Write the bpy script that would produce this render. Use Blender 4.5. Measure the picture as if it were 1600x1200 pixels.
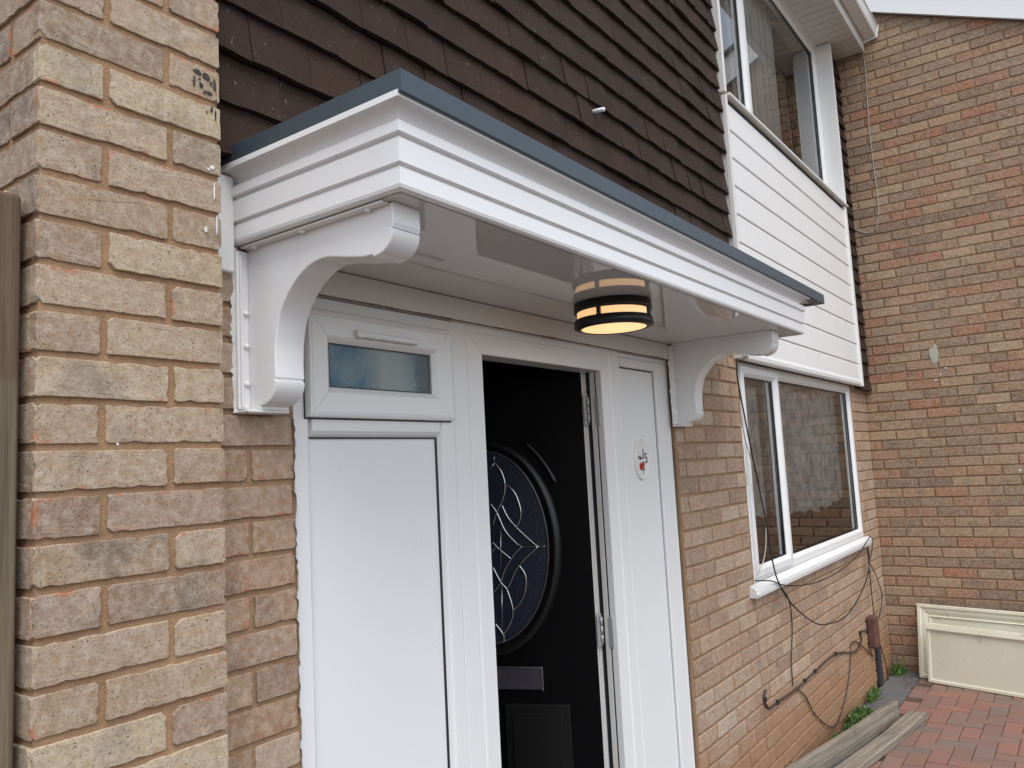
import bpy, bmesh, math, random
from mathutils import Vector, Matrix
rng = random.Random(7)
S = bpy.context.scene
COL = S.collection
for o in list(bpy.data.objects): bpy.data.objects.remove(o)
PI = math.pi

# ------------------------------------------------------------------ camera, sky, sun, exposure
RT = Vector((0.58806, -0.80716, -0.05149)); UP = Vector((-0.0561, -0.1041, 0.9930)); FW = Vector((0.8069, 0.5811, 0.1061))
FPX = 1244.4
CAM = Vector((0.0, -1.43, 1.70))
UP = (UP - FW.normalized()*UP.dot(FW.normalized())).normalized(); FW = FW.normalized(); RT = FW.cross(UP).normalized()
cd = bpy.data.cameras.new('camera'); cam = bpy.data.objects.new('camera', cd); COL.objects.link(cam)
cd.sensor_width = 36; cd.lens = FPX/1600*36; cd.clip_start = .02; cd.clip_end = 500
cam.matrix_world = Matrix(((RT.x, UP.x, -FW.x, CAM.x), (RT.y, UP.y, -FW.y, CAM.y), (RT.z, UP.z, -FW.z, CAM.z), (0, 0, 0, 1)))
S.camera = cam
W = bpy.data.worlds.new('World'); S.world = W; W.use_nodes = True
nt = W.node_tree; bg = nt.nodes['Background']
sky = nt.nodes.new('ShaderNodeTexSky'); sky.sky_type = 'NISHITA'; sky.sun_disc = False
SUN_EL, SUN_AZ = math.radians(60), math.radians(216)     # compass-style: 180 = straight out from the facade (-Y)
sky.sun_elevation = SUN_EL; sky.sun_rotation = SUN_AZ
sky.dust_density = 1.5; sky.air_density = 1.0; sky.ozone_density = 1.0
hs = nt.nodes.new('ShaderNodeHueSaturation'); hs.inputs['Saturation'].default_value = .46
nt.links.new(sky.outputs[0], hs.inputs['Color']); nt.links.new(hs.outputs[0], bg.inputs[0]); bg.inputs[1].default_value = .15
sl = bpy.data.lights.new('sun', 'SUN'); so = bpy.data.objects.new('sun', sl); COL.objects.link(so)
sl.energy = 1.1; sl.angle = math.radians(40); sl.color = (1, .99, .97)
sd = Vector((math.sin(SUN_AZ)*math.cos(SUN_EL), math.cos(SUN_AZ)*math.cos(SUN_EL), math.sin(SUN_EL)))
so.rotation_euler = (-sd).to_track_quat('-Z', 'Y').to_euler()
vs = S.view_settings; vs.view_transform = 'Standard'; vs.look = 'None'; vs.exposure = .80; vs.gamma = 1

def ray(x, y): return (RT*((x-800)/FPX) + UP*((600-y)/FPX) + FW)
def at(x, y, Y): d = ray(x, y); return CAM + d*((Y-CAM.y)/d.y)      # photo pixel -> point on a plane parallel to the facade
def atX(x, y, X): d = ray(x, y); return CAM + d*((X-CAM.x)/d.x)
def atZ(x, y, Z): d = ray(x, y); return CAM + d*((Z-CAM.z)/d.z)
def area_in_view(p, size):
    v = Vector(p)-CAM; z = v.dot(FW)
    if z < .1: return 0
    x = 800+FPX*v.dot(RT)/z; y = 600-FPX*v.dot(UP)/z
    m = size/z*FPX
    if x < -m or x > 1600+m or y < -m or y > 1200+m: return 0
    return 1/z

# ------------------------------------------------------------------ mesh helpers
class MB:
    def __init__(s): s.v = []; s.f = []; s.sm = []; s.att = []
    def add(s, vs_, fs_, smooth=False, att=None):
        n = len(s.v); s.v += [tuple(p) for p in vs_]; s.f += [tuple(i+n for i in f) for f in fs_]; s.sm += [smooth]*len(fs_)
        s.att += (att if att is not None else [0.0]*len(vs_))
    def box(s, x0, x1, y0, y1, z0, z1):
        s.add([(x0,y0,z0),(x1,y0,z0),(x1,y1,z0),(x0,y1,z0),(x0,y0,z1),(x1,y0,z1),(x1,y1,z1),(x0,y1,z1)],
              [(3,2,1,0),(4,5,6,7),(0,1,5,4),(1,2,6,5),(2,3,7,6),(3,0,4,7)])
        return s
    def bbox(s, x0, x1, y0, y1, z0, z1, b=.003):
        bm = bmesh.new(); bmesh.ops.create_cube(bm, size=1)
        for v in bm.verts: v.co = Vector(((x0+x1)/2+v.co.x*(x1-x0), (y0+y1)/2+v.co.y*(y1-y0), (z0+z1)/2+v.co.z*(z1-z0)))
        bmesh.ops.bevel(bm, geom=bm.edges[:], offset=b, segments=2, profile=.5, affect='EDGES')
        s.from_bm(bm); return s
    def from_bm(s, bm, smooth=False):
        bm.verts.index_update(); s.add([v.co[:] for v in bm.verts], [[v.index for v in f.verts] for f in bm.faces], smooth); bm.free()
    def tube(s, pts, r, n=8, caps=True):
        pts = [Vector(p) for p in pts]; rings = []; up = Vector((.3, .2, .93)).normalized()
        for i, p in enumerate(pts):
            t = (pts[min(i+1, len(pts)-1)]-pts[max(i-1, 0)]).normalized()
            a = t.cross(up)
            if a.length < 1e-3: a = t.cross(Vector((1, 0, 0)))
            a.normalize(); b = a.cross(t).normalized(); rr = r[i] if isinstance(r, (list, tuple)) else r
            rings.append([p+a*(rr*math.cos(2*PI*k/n))+b*(rr*math.sin(2*PI*k/n)) for k in range(n)])
        v = [q for R_ in rings for q in R_]; f = []
        for i in range(len(pts)-1):
            for k in range(n): f.append((i*n+k, i*n+(k+1) % n, (i+1)*n+(k+1) % n, (i+1)*n+k))
        if caps: f.append(tuple(range(n))[::-1]); f.append(tuple((len(pts)-1)*n+k for k in range(n)))
        s.add(v, f, True); return s
    def lathe(s, prof, c, n=48, cap0=False, cap1=False, a0=0, a1=2*PI):
        full = abs(a1-a0-2*PI) < 1e-6; m = n if full else n+1
        v = []; f = []
        for (r, z) in prof:
            for k in range(m): a = a0+(a1-a0)*k/n; v.append((c[0]+r*math.cos(a), c[1]+r*math.sin(a), c[2]+z))
        for i in range(len(prof)-1):
            for k in range(n): f.append((i*m+k, i*m+(k+1) % m, (i+1)*m+(k+1) % m, (i+1)*m+k))
        if cap0: f.append(tuple(range(m)))
        if cap1: f.append(tuple((len(prof)-1)*m+k for k in range(m)))
        s.add(v, f, True); return s
    def ring(s, x0, x1, z0, z1, prof, gap=.0004):
        # mitred rectangular frame facing -Y; prof = [(inset, y), ...] from outside to inside
        for side in range(4):
            v = []; f = []
            for (i, y) in prof:
                a, b, c, d = x0+i, x1-i, z0+i, z1-i; g = gap
                v += [[(a+g,y,c),(b-g,y,c)], [(b,y,c+g),(b,y,d-g)], [(b-g,y,d),(a+g,y,d)], [(a,y,d-g),(a,y,c+g)]][side]
            for k in range(len(prof)-1): f.append((2*k, 2*k+1, 2*k+3, 2*k+2))
            s.add(v, f)
        return s
    def sweep_rect(s, X0, X1, yf, yb, prof, caps=True):
        # three-sided moulding (left end, front, right end); prof = [(outward, z)]
        v = []; f = []; n = len(prof)
        for (o, z) in prof: v += [(X0-o, yb, z), (X0-o, yf-o, z), (X1+o, yf-o, z), (X1+o, yb, z)]
        for k in range(n-1):
            for j in range(3): f.append((4*k+j, 4*k+j+1, 4*k+4+j+1, 4*k+4+j))
        s.add(v, f); return s
    def prism(s, poly, x0, x1, bevel=0):
        # polygon in (y,z) extruded along X
        n = len(poly)
        if bevel:
            bm = bmesh.new(); vv = [bm.verts.new((x0, y, z)) for y, z in poly]; fa = bm.faces.new(vv)
            r = bmesh.ops.extrude_face_region(bm, geom=[fa]); bmesh.ops.translate(bm, verts=[e for e in r['geom'] if isinstance(e, bmesh.types.BMVert)], vec=(x1-x0, 0, 0))
            bmesh.ops.recalc_face_normals(bm, faces=bm.faces)
            ed = [e for e in bm.edges if abs(e.verts[0].co.x-e.verts[1].co.x) < 1e-6]
            bmesh.ops.bevel(bm, geom=ed, offset=bevel, segments=2, profile=.5, affect='EDGES')
            s.from_bm(bm); return s
        s.add([(x0, y, z) for y, z in poly]+[(x1, y, z) for y, z in poly],
              [tuple(range(n))[::-1], tuple(range(n, 2*n))]+[(i, (i+1) % n, n+(i+1) % n, n+i) for i in range(n)]); return s
    def mesh(s, name, m, att=None, fix=True, smooth=None):
        me = bpy.data.meshes.new(name); me.from_pydata(s.v, [], s.f)
        if att:
            A = me.attributes.new(att, 'FLOAT', 'POINT'); A.data.foreach_set('value', s.att)
        if fix:
            bm = bmesh.new(); bm.from_mesh(me); bmesh.ops.recalc_face_normals(bm, faces=bm.faces); bm.to_mesh(me); bm.free()
        if len(me.polygons) == len(s.sm): me.polygons.foreach_set('use_smooth', s.sm if smooth is None else [smooth]*len(s.sm))
        if m: me.materials.append(m)
        return me
    def build(s, name, m, parent=None, fix=True, att=None, smooth=None):
        return link(name, s.mesh(name, m, att, fix, smooth), parent)
def link(name, me, parent=None):
    o = bpy.data.objects.new(name, me); COL.objects.link(o)
    if parent: o.parent = parent; o.matrix_parent_inverse = parent.matrix_basis.inverted()
    return o
def empty(name, loc, label, cat, group=None, parent=None):
    o = bpy.data.objects.new(name, None); COL.objects.link(o); o.location = loc; o.empty_display_size = .05
    tag(o, label, cat, group); return o
def tag(o, label=None, cat=None, group=None, kind=None):
    if label: o['label'] = label
    if cat: o['category'] = cat
    if group: o['group'] = group
    if kind: o['kind'] = kind
    return o
def catmull(P, n=8):
    P = [Vector(p) for p in P]; out = []
    for i in range(len(P)-1):
        p0, p1, p2, p3 = P[max(i-1, 0)], P[i], P[i+1], P[min(i+2, len(P)-1)]
        for k in range(n):
            t = k/n; out.append(.5*((2*p1)+(p2-p0)*t+(2*p0-5*p1+4*p2-p3)*t*t+(3*p1-p0-3*p2+p3)*t**3))
    out.append(P[-1]); return out

# ------------------------------------------------------------------ materials
class N:
    def __init__(s, name):
        s.m = bpy.data.materials.new(name); s.m.use_nodes = True; s.t = s.m.node_tree; s.b = s.t.nodes['Principled BSDF']
    def n(s, ty, **kw):
        o = s.t.nodes.new('ShaderNode'+ty)
        for k, v in kw.items():
            if k[0] == '_': setattr(o, k[1:], v)
            else: s.set(o.inputs[k.replace('__', ' ')], v)
        return o
    def set(s, i, v):
        if isinstance(v, bpy.types.NodeSocket): s.t.links.new(v, i)
        else: i.default_value = v
    def noise(s, vec, scale, detail=4, rough=.55): return s.n('TexNoise', Vector=vec, Scale=scale, Detail=detail, Roughness=rough).outputs['Fac']
    def ramp(s, fac, stops, interp='LINEAR'):
        r = s.n('ValToRGB', Fac=fac); e = r.color_ramp; e.interpolation = interp
        while len(e.elements) < len(stops): e.elements.new(.5)
        for el, (p, c) in zip(e.elements, stops): el.position = p; el.color = c if len(c) == 4 else (*c, 1)
        return r.outputs[0]
    def step(s, fac, a, b): return s.n('MapRange', _clamp=True, Value=fac, **{'From__Min': a, 'From__Max': b}).outputs[0]
    def math(s, op, a, b=0.0):
        o = s.n('Math', _operation=op); s.set(o.inputs[0], a); s.set(o.inputs[1], b); return o.outputs[0]
    def mix(s, fac, a, b, mode='MIX'):
        o = s.n('MixRGB', _blend_type=mode); s.set(o.inputs[0], fac); s.set(o.inputs[1], c4(a)); s.set(o.inputs[2], c4(b)); return o.outputs[0]
    def bump(s, h, strength, dist=.002, nrm=None):
        o = s.n('Bump', Height=h, Strength=strength, Distance=dist)
        if nrm is not None: s.set(o.inputs['Normal'], nrm)
        return o.outputs[0]
    def out(s, col=None, rough=None, nrm=None, **kw):
        if col is not None: s.set(s.b.inputs['Base Color'], c4(col))
        if rough is not None: s.set(s.b.inputs['Roughness'], rough)
        if nrm is not None: s.set(s.b.inputs['Normal'], nrm)
        for k, v in kw.items(): s.set(s.b.inputs[k.replace('__', ' ')], v)
        return s.m
    def pos(s): return s.n('NewGeometry').outputs['Position']
    def xyz(s, v): return s.n('SeparateXYZ', Vector=v).outputs
def c4(c): return c if isinstance(c, bpy.types.NodeSocket) or len(c) == 4 else (*c, 1)
def srgb(r, g, b):
    f = lambda u: u/12.92 if u <= .04045 else ((u+.055)/1.055)**2.4
    return (f(r/255), f(g/255), f(b/255))

def brick_mat(name, palette, speck=.8, chip=(.45, .12, .05), chipamt=.5, stain=False, dirt=.25):
    k = N(name)
    oi = k.n('ObjectInfo').outputs['Random']; at_ = k.n('Attribute', _attribute_name='rnd').outputs['Fac']
    ed = k.n('Attribute', _attribute_name='edge').outputs['Fac']
    rnd = k.math('FRACT', k.math('ADD', oi, at_))
    tc = k.pos()
    off = k.n('CombineXYZ', X=k.math('MULTIPLY', rnd, 37.0), Y=k.math('MULTIPLY', rnd, 91.0), Z=k.math('MULTIPLY', rnd, 53.0)).outputs[0]
    vec = k.n('VectorMath', _operation='ADD'); k.set(vec.inputs[0], tc); k.set(vec.inputs[1], off); vec = vec.outputs[0]
    base = k.ramp(rnd, [(i/(len(palette)-1), c) for i, c in enumerate(palette)])
    n1 = k.noise(vec, 9, 3)
    base = k.mix(k.step(n1, .42, .72), base, k.mix(.3, base, palette[1]))
    n2 = k.noise(vec, 6.5, 2)
    base = k.mix(k.math('MULTIPLY', k.step(n2, .55, .72), dirt), base, (.10, .085, .075))         # grey kiln kiss marks
    n3 = k.noise(vec, 55, 5, .7)
    base = k.mix(k.math('MULTIPLY', k.step(n3, .40, .68), .45), base, k.mix(.5, base, (.9, .85, .75)))
    grain = k.noise(vec, 250, 4, .75)
    base = k.mix(k.math('MULTIPLY', k.step(grain, .54, .64), speck*.72), base, (.10, .075, .055))
    vor = k.n('TexVoronoi', Vector=vec, Scale=120.0).outputs['Distance']
    pits = k.math('MULTIPLY', k.math('SUBTRACT', 1.0, k.step(vor, .10, .2)), k.step(k.noise(vec, 40, 2), .56, .62))
    base = k.mix(k.math('MULTIPLY', pits, speck), base, (.03, .024, .02))
    chipf = k.math('MULTIPLY', k.step(k.noise(vec, 24, 3), .6, .66), k.step(ed, .25, .6))
    base = k.mix(k.math('MULTIPLY', chipf, chipamt), base, chip)
    if stain:
        z = k.xyz(k.pos())[2]; x = k.xyz(k.pos())[0]
        lvl = k.math('ADD', z, k.math('MULTIPLY', k.math('SUBTRACT', k.noise(k.pos(), 3.0, 4), .5), .45))
        base = k.mix(k.math('MULTIPLY', k.math('SUBTRACT', 1.0, k.step(lvl, .30, .52)), .75), base, (.30, .16, .08))
    h = k.math('SUBTRACT', k.math('ADD', k.math('MULTIPLY', n3, .8), k.math('MULTIPLY', grain, .5)), k.math('MULTIPLY', pits, .9))
    return k.out(base, .92, k.bump(h, .55, .0025), **{'Specular__IOR__Level': .25})
M = {}
M['brick_pier'] = brick_mat('pier_brick', [(0.276,0.180,0.114), (0.368,0.268,0.171), (0.314,0.214,0.143), (0.451,0.352,0.229), (0.332,0.231,0.164), (0.267,0.175,0.114), (0.406,0.301,0.201), (0.340,0.239,0.164), (0.240,0.159,0.106), (0.479,0.381,0.253), (0.322,0.222,0.151)], speck=.95, chipamt=.5, dirt=.6)
M['brick_house'] = brick_mat('house_brick', [(0.446,0.343,0.251), (0.359,0.240,0.161), (0.417,0.311,0.221), (0.297,0.173,0.099), (0.367,0.233,0.141), (0.288,0.176,0.114), (0.428,0.287,0.181), (0.323,0.206,0.137), (0.393,0.241,0.145), (0.314,0.203,0.137), (0.358,0.214,0.125), (0.262,0.161,0.107)], speck=.6, chipamt=.35, stain=True, dirt=.4)
M['brick_far'] = brick_mat('neighbour_brick', [(0.208,0.116,0.066), (0.292,0.180,0.104), (0.350,0.224,0.127), (0.192,0.123,0.077), (0.317,0.203,0.120), (0.308,0.123,0.060), (0.391,0.263,0.147), (0.250,0.162,0.101), (0.300,0.175,0.101), (0.333,0.134,0.066), (0.358,0.236,0.137), (0.234,0.138,0.080)], speck=.6, chipamt=.25, dirt=.55)
def mortar_mat(name, col, stain=False):
    k = N(name); p = k.pos()
    n = k.noise(p, 60, 5, .7); n2 = k.noise(p, 7, 3)
    c = k.mix(k.step(n, .3, .75), (col[0]*.72, col[1]*.7, col[2]*.68), col)
    c = k.mix(k.math('MULTIPLY', k.step(n2, .5, .75), .45), c, (col[0]*1.2, col[1]*1.2, col[2]*1.2))
    if stain:
        z = k.xyz(p)[2]; lvl = k.math('ADD', z, k.math('MULTIPLY', k.math('SUBTRACT', k.noise(p, 3.0, 4), .5), .45))
        c = k.mix(k.math('MULTIPLY', k.math('SUBTRACT', 1.0, k.step(lvl, .30, .52)), .7), c, (.30, .165, .085))
    return k.out(c, .95, k.bump(k.math('ADD', n, k.noise(p, 300, 3, .7)), .7, .004), **{'Specular__IOR__Level': .15})
M['mortar_pier'] = mortar_mat('pier_mortar', (.40, .25, .145))
M['mortar_house'] = mortar_mat('house_mortar', (.39, .255, .155), True)
M['mortar_far'] = mortar_mat('neighbour_mortar', (.33, .22, .135))
def pvc_mat(name, col=(.80, .80, .79), rough=.22, dirt=.025, wav=.0):
    k = N(name); p = k.pos()
    d = k.math('MULTIPLY', k.step(k.noise(p, 2.5, 5, .6), .40, .85), dirt)
    c = k.mix(d, col, (.42, .38, .31))
    st = k.noise(k.n('Mapping', Vector=p, Scale=(26, 26, 1.2)).outputs[0], 1.0, 4, .6)
    c = k.mix(k.math('MULTIPLY', k.step(st, .58, .8), dirt*1.6), c, (.36, .34, .29))
    c = k.mix(k.math('MULTIPLY', k.step(k.noise(p, 95, 2, .5), .775, .79), .5), c, (.15, .13, .11))
    r = k.math('ADD', rough, k.math('MULTIPLY', k.noise(p, 3, 2), .06))
    return k.out(c, r, k.bump(k.noise(p, 3, 1), wav, .01) if wav else None)
M['pvc'] = pvc_mat('white_upvc')
M['pvc_panel'] = pvc_mat('white_upvc_panel', (.79, .80, .79), .3, .035)
M['grp'] = pvc_mat('white_moulded_fibreglass', (.80, .80, .795), .2, .03, .06)
M['pvc_clad'] = pvc_mat('weathered_white_cladding', (.80, .795, .775), .38, .07)
M['pvc_old'] = pvc_mat('weathered_white_trim', (.72, .70, .66), .4, .12)
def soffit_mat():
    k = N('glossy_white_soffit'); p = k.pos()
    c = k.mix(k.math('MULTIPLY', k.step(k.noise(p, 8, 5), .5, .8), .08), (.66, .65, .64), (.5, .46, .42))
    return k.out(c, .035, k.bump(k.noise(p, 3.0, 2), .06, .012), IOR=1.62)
M['soffit'] = soffit_mat()
def plain(name, col, rough=.5, metal=0, bump=0, bscale=200, var=.12, **kw):
    k = N(name); p = k.pos(); n = k.noise(p, bscale*.12, 4); g = k.noise(p, bscale, 4, .7)
    c = k.mix(k.step(n, .3, .75), tuple(u*(1-var) for u in col), tuple(min(1, u*(1+var)) for u in col))
    return k.out(c, rough, k.bump(g, bump, .002) if bump else None, Metallic=metal, **kw)
M['grey_trim'] = plain('slate_grey_trim', (.046, .066, .084), .42, bump=.05, var=.06)
M['black_metal'] = plain('black_painted_metal', (.010, .010, .010), .45, bump=.08)
M['black_door'] = plain('black_door_skin', (.002, .002, .0025), .55, bump=.12, bscale=120, **{'Specular__IOR__Level': .12})
M['black_mould'] = plain('black_door_moulding', (.006, .006, .006), .36, **{'Specular__IOR__Level': .5})
M['black_gloss'] = plain('black_gasket_and_shadow', (.010, .011, .013), .35)  # black for rubber seals and for drawn shadow lines round the fanlight
M['chrome'] = plain('satin_steel', (.62, .62, .62), .28, 1, var=.05)
M['hinge'] = plain('zinc_hinge', (.50, .50, .50), .35, .35, var=.15, bscale=900)
M['came'] = plain('bright_lead_came', (.75, .76, .78), .25, 1, var=.05)
M['letter'] = plain('dark_letter_plate', (.12, .11, .13), .3, .6)
M['foam'] = plain('white_sealant', (.74, .73, .70), .7, bump=.5, bscale=150)
M['cable_black'] = plain('black_cable', (.016, .014, .013), .55)
M['cable_brown'] = plain('dark_brown_cable', (.05, .034, .025), .6)
M['cable_white'] = plain('grimy_white_cable', (.42, .39, .35), .6)
M['block_brown'] = plain('rusty_brown_box', (.12, .055, .04), .7, bump=.4, bscale=120, var=.35)
M['conduit'] = plain('black_conduit', (.035, .037, .042), .5)
M['room'] = plain('room_plaster', (.45, .37, .28), .9)
M['hall'] = plain('hall_wall_shade', (.035, .03, .028), .9)  # near-black colour stands in for the darkness of the unlit hall
M['roof'] = plain('roof_tile', (.07, .05, .045), .85, bump=.4)
M['dark_gap'] = plain('dark_joint', (.05, .04, .033), .9, var=.4)  # dark brown for joints, gaps and the backing behind boards and tiles
M['dirt_line'] = plain('grimy_joint', (.16, .12, .085), .9, var=.6, bscale=260)
M['tar'] = plain('black_tar_smear', (.055, .05, .047), .85, bump=.6, bscale=420, var=.75)
M['paint_blob'] = plain('white_paint_blob', (.75, .75, .74), .6, bump=.3)
M['patch'] = plain('pale_cement_patch', (.42, .39, .31), .95, bump=.6, bscale=80)
M['glaze_white'] = plain('glazed_white_ceramic', (.80, .79, .76), .12, var=.02)
M['ink'] = plain('black_enamel', (.012, .012, .012), .4)
M['red_enamel'] = plain('red_enamel', (.55, .06, .03), .4, var=.3, bscale=900)
M['orange_enamel'] = plain('orange_enamel', (.75, .28, .06), .4)
M['green_enamel'] = plain('green_enamel', (.10, .22, .06), .4)
M['blue_enamel'] = plain('blue_enamel', (.12, .18, .30), .4)
def tile_mat():
    k = N('brown_hung_tile'); r = k.math('FRACT', k.math('ADD', k.n('ObjectInfo').outputs['Random'], k.n('Attribute', _attribute_name='rnd').outputs['Fac'])); p = k.pos()
    base = k.ramp(r, [(0, (.024, .012, .008)), (.3, (.032, .016, .010)), (.55, (.027, .014, .009)), (.75, (.040, .019, .011)), (1, (.026, .014, .010))])
    g = k.noise(p, 260, 4, .75); big = k.noise(p, 9, 4)
    base = k.mix(k.math('MULTIPLY', k.step(big, .45, .75), .4), base, (.045, .027, .017))
    base = k.mix(k.math('MULTIPLY', k.step(g, .48, .72), .7), base, (.072, .045, .030))
    sx = k.n('Mapping', Vector=p, Scale=(1, 1, .22)).outputs[0]
    lich = k.step(k.noise(sx, 170, 3, .6), .66, .73)
    lich = k.math('MULTIPLY', lich, k.step(k.noise(p, 9, 3), .46, .62))
    base = k.mix(k.math('MULTIPLY', lich, .75), base, (.36, .32, .26))
    return k.out(base, .88, k.bump(g, .7, .003), **{'Specular__IOR__Level': .3})
M['tile'] = tile_mat()
def wood_mat(name, c0, c1, axis=0, rough=.85):
    k = N(name); tc = k.n('TexCoord').outputs['Object']
    sc = [34, 34, 34]; sc[axis] = 1.3
    v = k.n('Mapping', Vector=tc, Scale=tuple(sc)).outputs[0]
    g = k.noise(v, 1.6, 8, .65); g2 = k.noise(tc, 6, 3)
    c = k.ramp(g, [(.25, c0), (.5, tuple((a+b)/2 for a, b in zip(c0, c1))), (.72, c1)])
    c = k.mix(k.math('MULTIPLY', k.step(g2, .5, .75), .45), c, tuple(a*.6 for a in c0))
    sc2 = [90, 90, 90]; sc2[axis] = 1.1
    cr = k.noise(k.n('Mapping', Vector=tc, Scale=tuple(sc2)).outputs[0], 1.0, 3, .6)
    c = k.mix(k.math('MULTIPLY', k.math('SUBTRACT', 1.0, k.step(cr, .30, .37)), .85), c, (.03, .024, .018))
    c = k.mix(k.math('MULTIPLY', k.step(k.noise(tc, 60, 4, .7), .62, .7), .5), c, (.06, .05, .04))
    return k.out(c, rough, k.bump(g, .6, .004), **{'Specular__IOR__Level': .25})
M['plank'] = wood_mat('weathered_plank', (.12, .10, .078), (.36, .31, .245), 0)
def post_mat():
    k = N('fence_post_wood'); tc = k.n('TexCoord').outputs['Object']; z = k.xyz(k.pos())[2]
    v = k.n('Mapping', Vector=tc, Scale=(95, 95, 2.4)).outputs[0]; g = k.noise(v, 1.0, 8, .7)
    a = k.ramp(g, [(.28, (.05, .032, .02)), (.5, (.11, .072, .045)), (.7, (.17, .115, .072))]); b = k.ramp(g, [(.28, (.06, .045, .028)), (.5, (.13, .10, .062)), (.7, (.21, .165, .105))])
    edge = k.step(k.math('ADD', z, k.math('MULTIPLY', k.noise(v, 2, 2), .01)), 1.892, 1.878)
    return k.out(k.mix(edge, a, b), .85, k.bump(g, .6, .004))
M['post'] = post_mat()
def cream_mat():
    k = N('cream_painted_board'); p = k.pos()
    c = k.mix(k.step(k.noise(p, 4, 4), .4, .7), (.70, .665, .52), (.76, .73, .60))
    c = k.mix(k.math('MULTIPLY', k.step(k.noise(p, 18, 5, .7), .60, .72), .55), c, (.34, .31, .24))
    c = k.mix(k.math('MULTIPLY', k.step(k.noise(p, 45, 4, .7), .70, .75), .6), c, (.20, .17, .13))
    return k.out(c, .55, k.bump(k.noise(p, 40, 4), .12, .004))
M['cream'] = cream_mat()
def paver_mat(name, pal):
    k = N(name); r = k.n('ObjectInfo').outputs['Random']; p = k.pos()
    c = k.ramp(r, [(i/(len(pal)-1), q) for i, q in enumerate(pal)])
    g = k.noise(p, 240, 4, .7); b = k.noise(p, 14, 4)
    c = k.mix(k.math('MULTIPLY', k.step(b, .42, .7), .5), c, (.17, .125, .105))
    c = k.mix(k.math('MULTIPLY', k.step(g, .5, .75), .4), c, k.mix(.5, c, (.5, .4, .33)))
    return k.out(c, .85, k.bump(g, .5, .002))
M['paver_red'] = paver_mat('red_block_paver', [(0.235,0.098,0.070), (0.270,0.120,0.087), (0.188,0.107,0.082), (0.259,0.139,0.102), (0.141,0.116,0.096), (0.294,0.126,0.090), (0.212,0.107,0.082), (0.165,0.132,0.108), (0.247,0.120,0.087), (0.153,0.123,0.102)])
M['paver_grey'] = paver_mat('charcoal_block_paver', [(.085, .09, .097), (.11, .115, .122), (.098, .102, .11)])
def ground_mat():
    k = N('paved_ground'); p = k.pos()
    br = k.n('TexBrick', Vector=p, Scale=1.0, Color1=(.13, .085, .07, 1), Color2=(.10, .075, .065, 1), Mortar=(.07, .055, .045, 1))
    br.inputs['Mortar Size'].default_value = .004; br.inputs['Brick Width'].default_value = .2; br.inputs['Row Height'].default_value = .1
    c = k.mix(k.math('MULTIPLY', k.noise(p, 3, 4), .5), br.outputs['Color'], (.09, .08, .07))
    return k.out(c, .9)
M['ground'] = ground_mat()
M['sand'] = plain('joint_sand', (.085, .06, .042), .95, bump=.5, bscale=150, var=.3)
def leaf_mat(name, c): return plain(name, c, .6, var=.45, bscale=300, **{'Subsurface__Weight': 0.0})
M['leaf'] = leaf_mat('weed_leaf', (.075, .15, .03)); M['leaf_dry'] = leaf_mat('dry_debris', (.12, .08, .045))
def glass_mat(name, tint=(.93, .95, .95), rough=.0, bump=0):
    k = N(name); k.t.nodes.remove(k.b); out = k.t.nodes['Material Output']
    tr = k.n('BsdfTransparent', Color=(*tint, 1)); gl = k.n('BsdfGlossy', Roughness=rough, Color=(1, 1, 1, 1))
    fr = k.n('Fresnel', IOR=2.25); mx = k.n('MixShader', Fac=fr.outputs[0])
    if bump:
        b = k.bump(k.noise(k.pos(), 2.0, 2), bump, .02); k.set(gl.inputs['Normal'], b)
    k.t.links.new(tr.outputs[0], mx.inputs[1]); k.t.links.new(gl.outputs[0], mx.inputs[2]); k.t.links.new(mx.outputs[0], out.inputs['Surface'])
    return k.m
M['glass'] = glass_mat('window_glass', bump=.05)
def frosted():
    k = N('obscure_glass'); p = k.pos()
    x = k.xyz(p)[0]
    w = k.n('VectorMath', _operation='MULTIPLY_ADD'); k.set(w.inputs[0], k.n('TexNoise', Vector=p, Scale=70.0, Detail=3.0).outputs['Color']); w.inputs[1].default_value = (.035, .035, .035); k.set(w.inputs[2], p)
    n = k.noise(w.outputs[0], 11, 3); x2 = k.xyz(w.outputs[0])[0]
    c = k.mix(k.step(n, .35, .65), (.035, .12, .20), (.14, .22, .25))
    pale = k.math('MULTIPLY', k.step(x2, 1.40, 1.47), k.math('SUBTRACT', 1.0, k.step(x2, 1.53, 1.60)))  # paints the blurred bright window behind the glass as a pale band
    c = k.mix(k.math('MULTIPLY', pale, .8), c, (.33, .36, .34))
    c = k.mix(k.math('MULTIPLY', k.step(x2, 1.58, 1.62), .75), c, (.06, .065, .06))
    return k.out(c, .18, k.bump(k.noise(p, 90, 4, .6), .5, .006))
M['frosted'] = frosted()
def oval_glass():
    k = N('textured_dark_door_glass'); p = k.pos()
    c = k.mix(k.noise(p, 50, 3), (.010, .014, .030), (.022, .028, .050))
    return k.out(c, .35, k.bump(k.noise(p, 120, 3), .5, .004))
M['oval'] = oval_glass()
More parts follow.
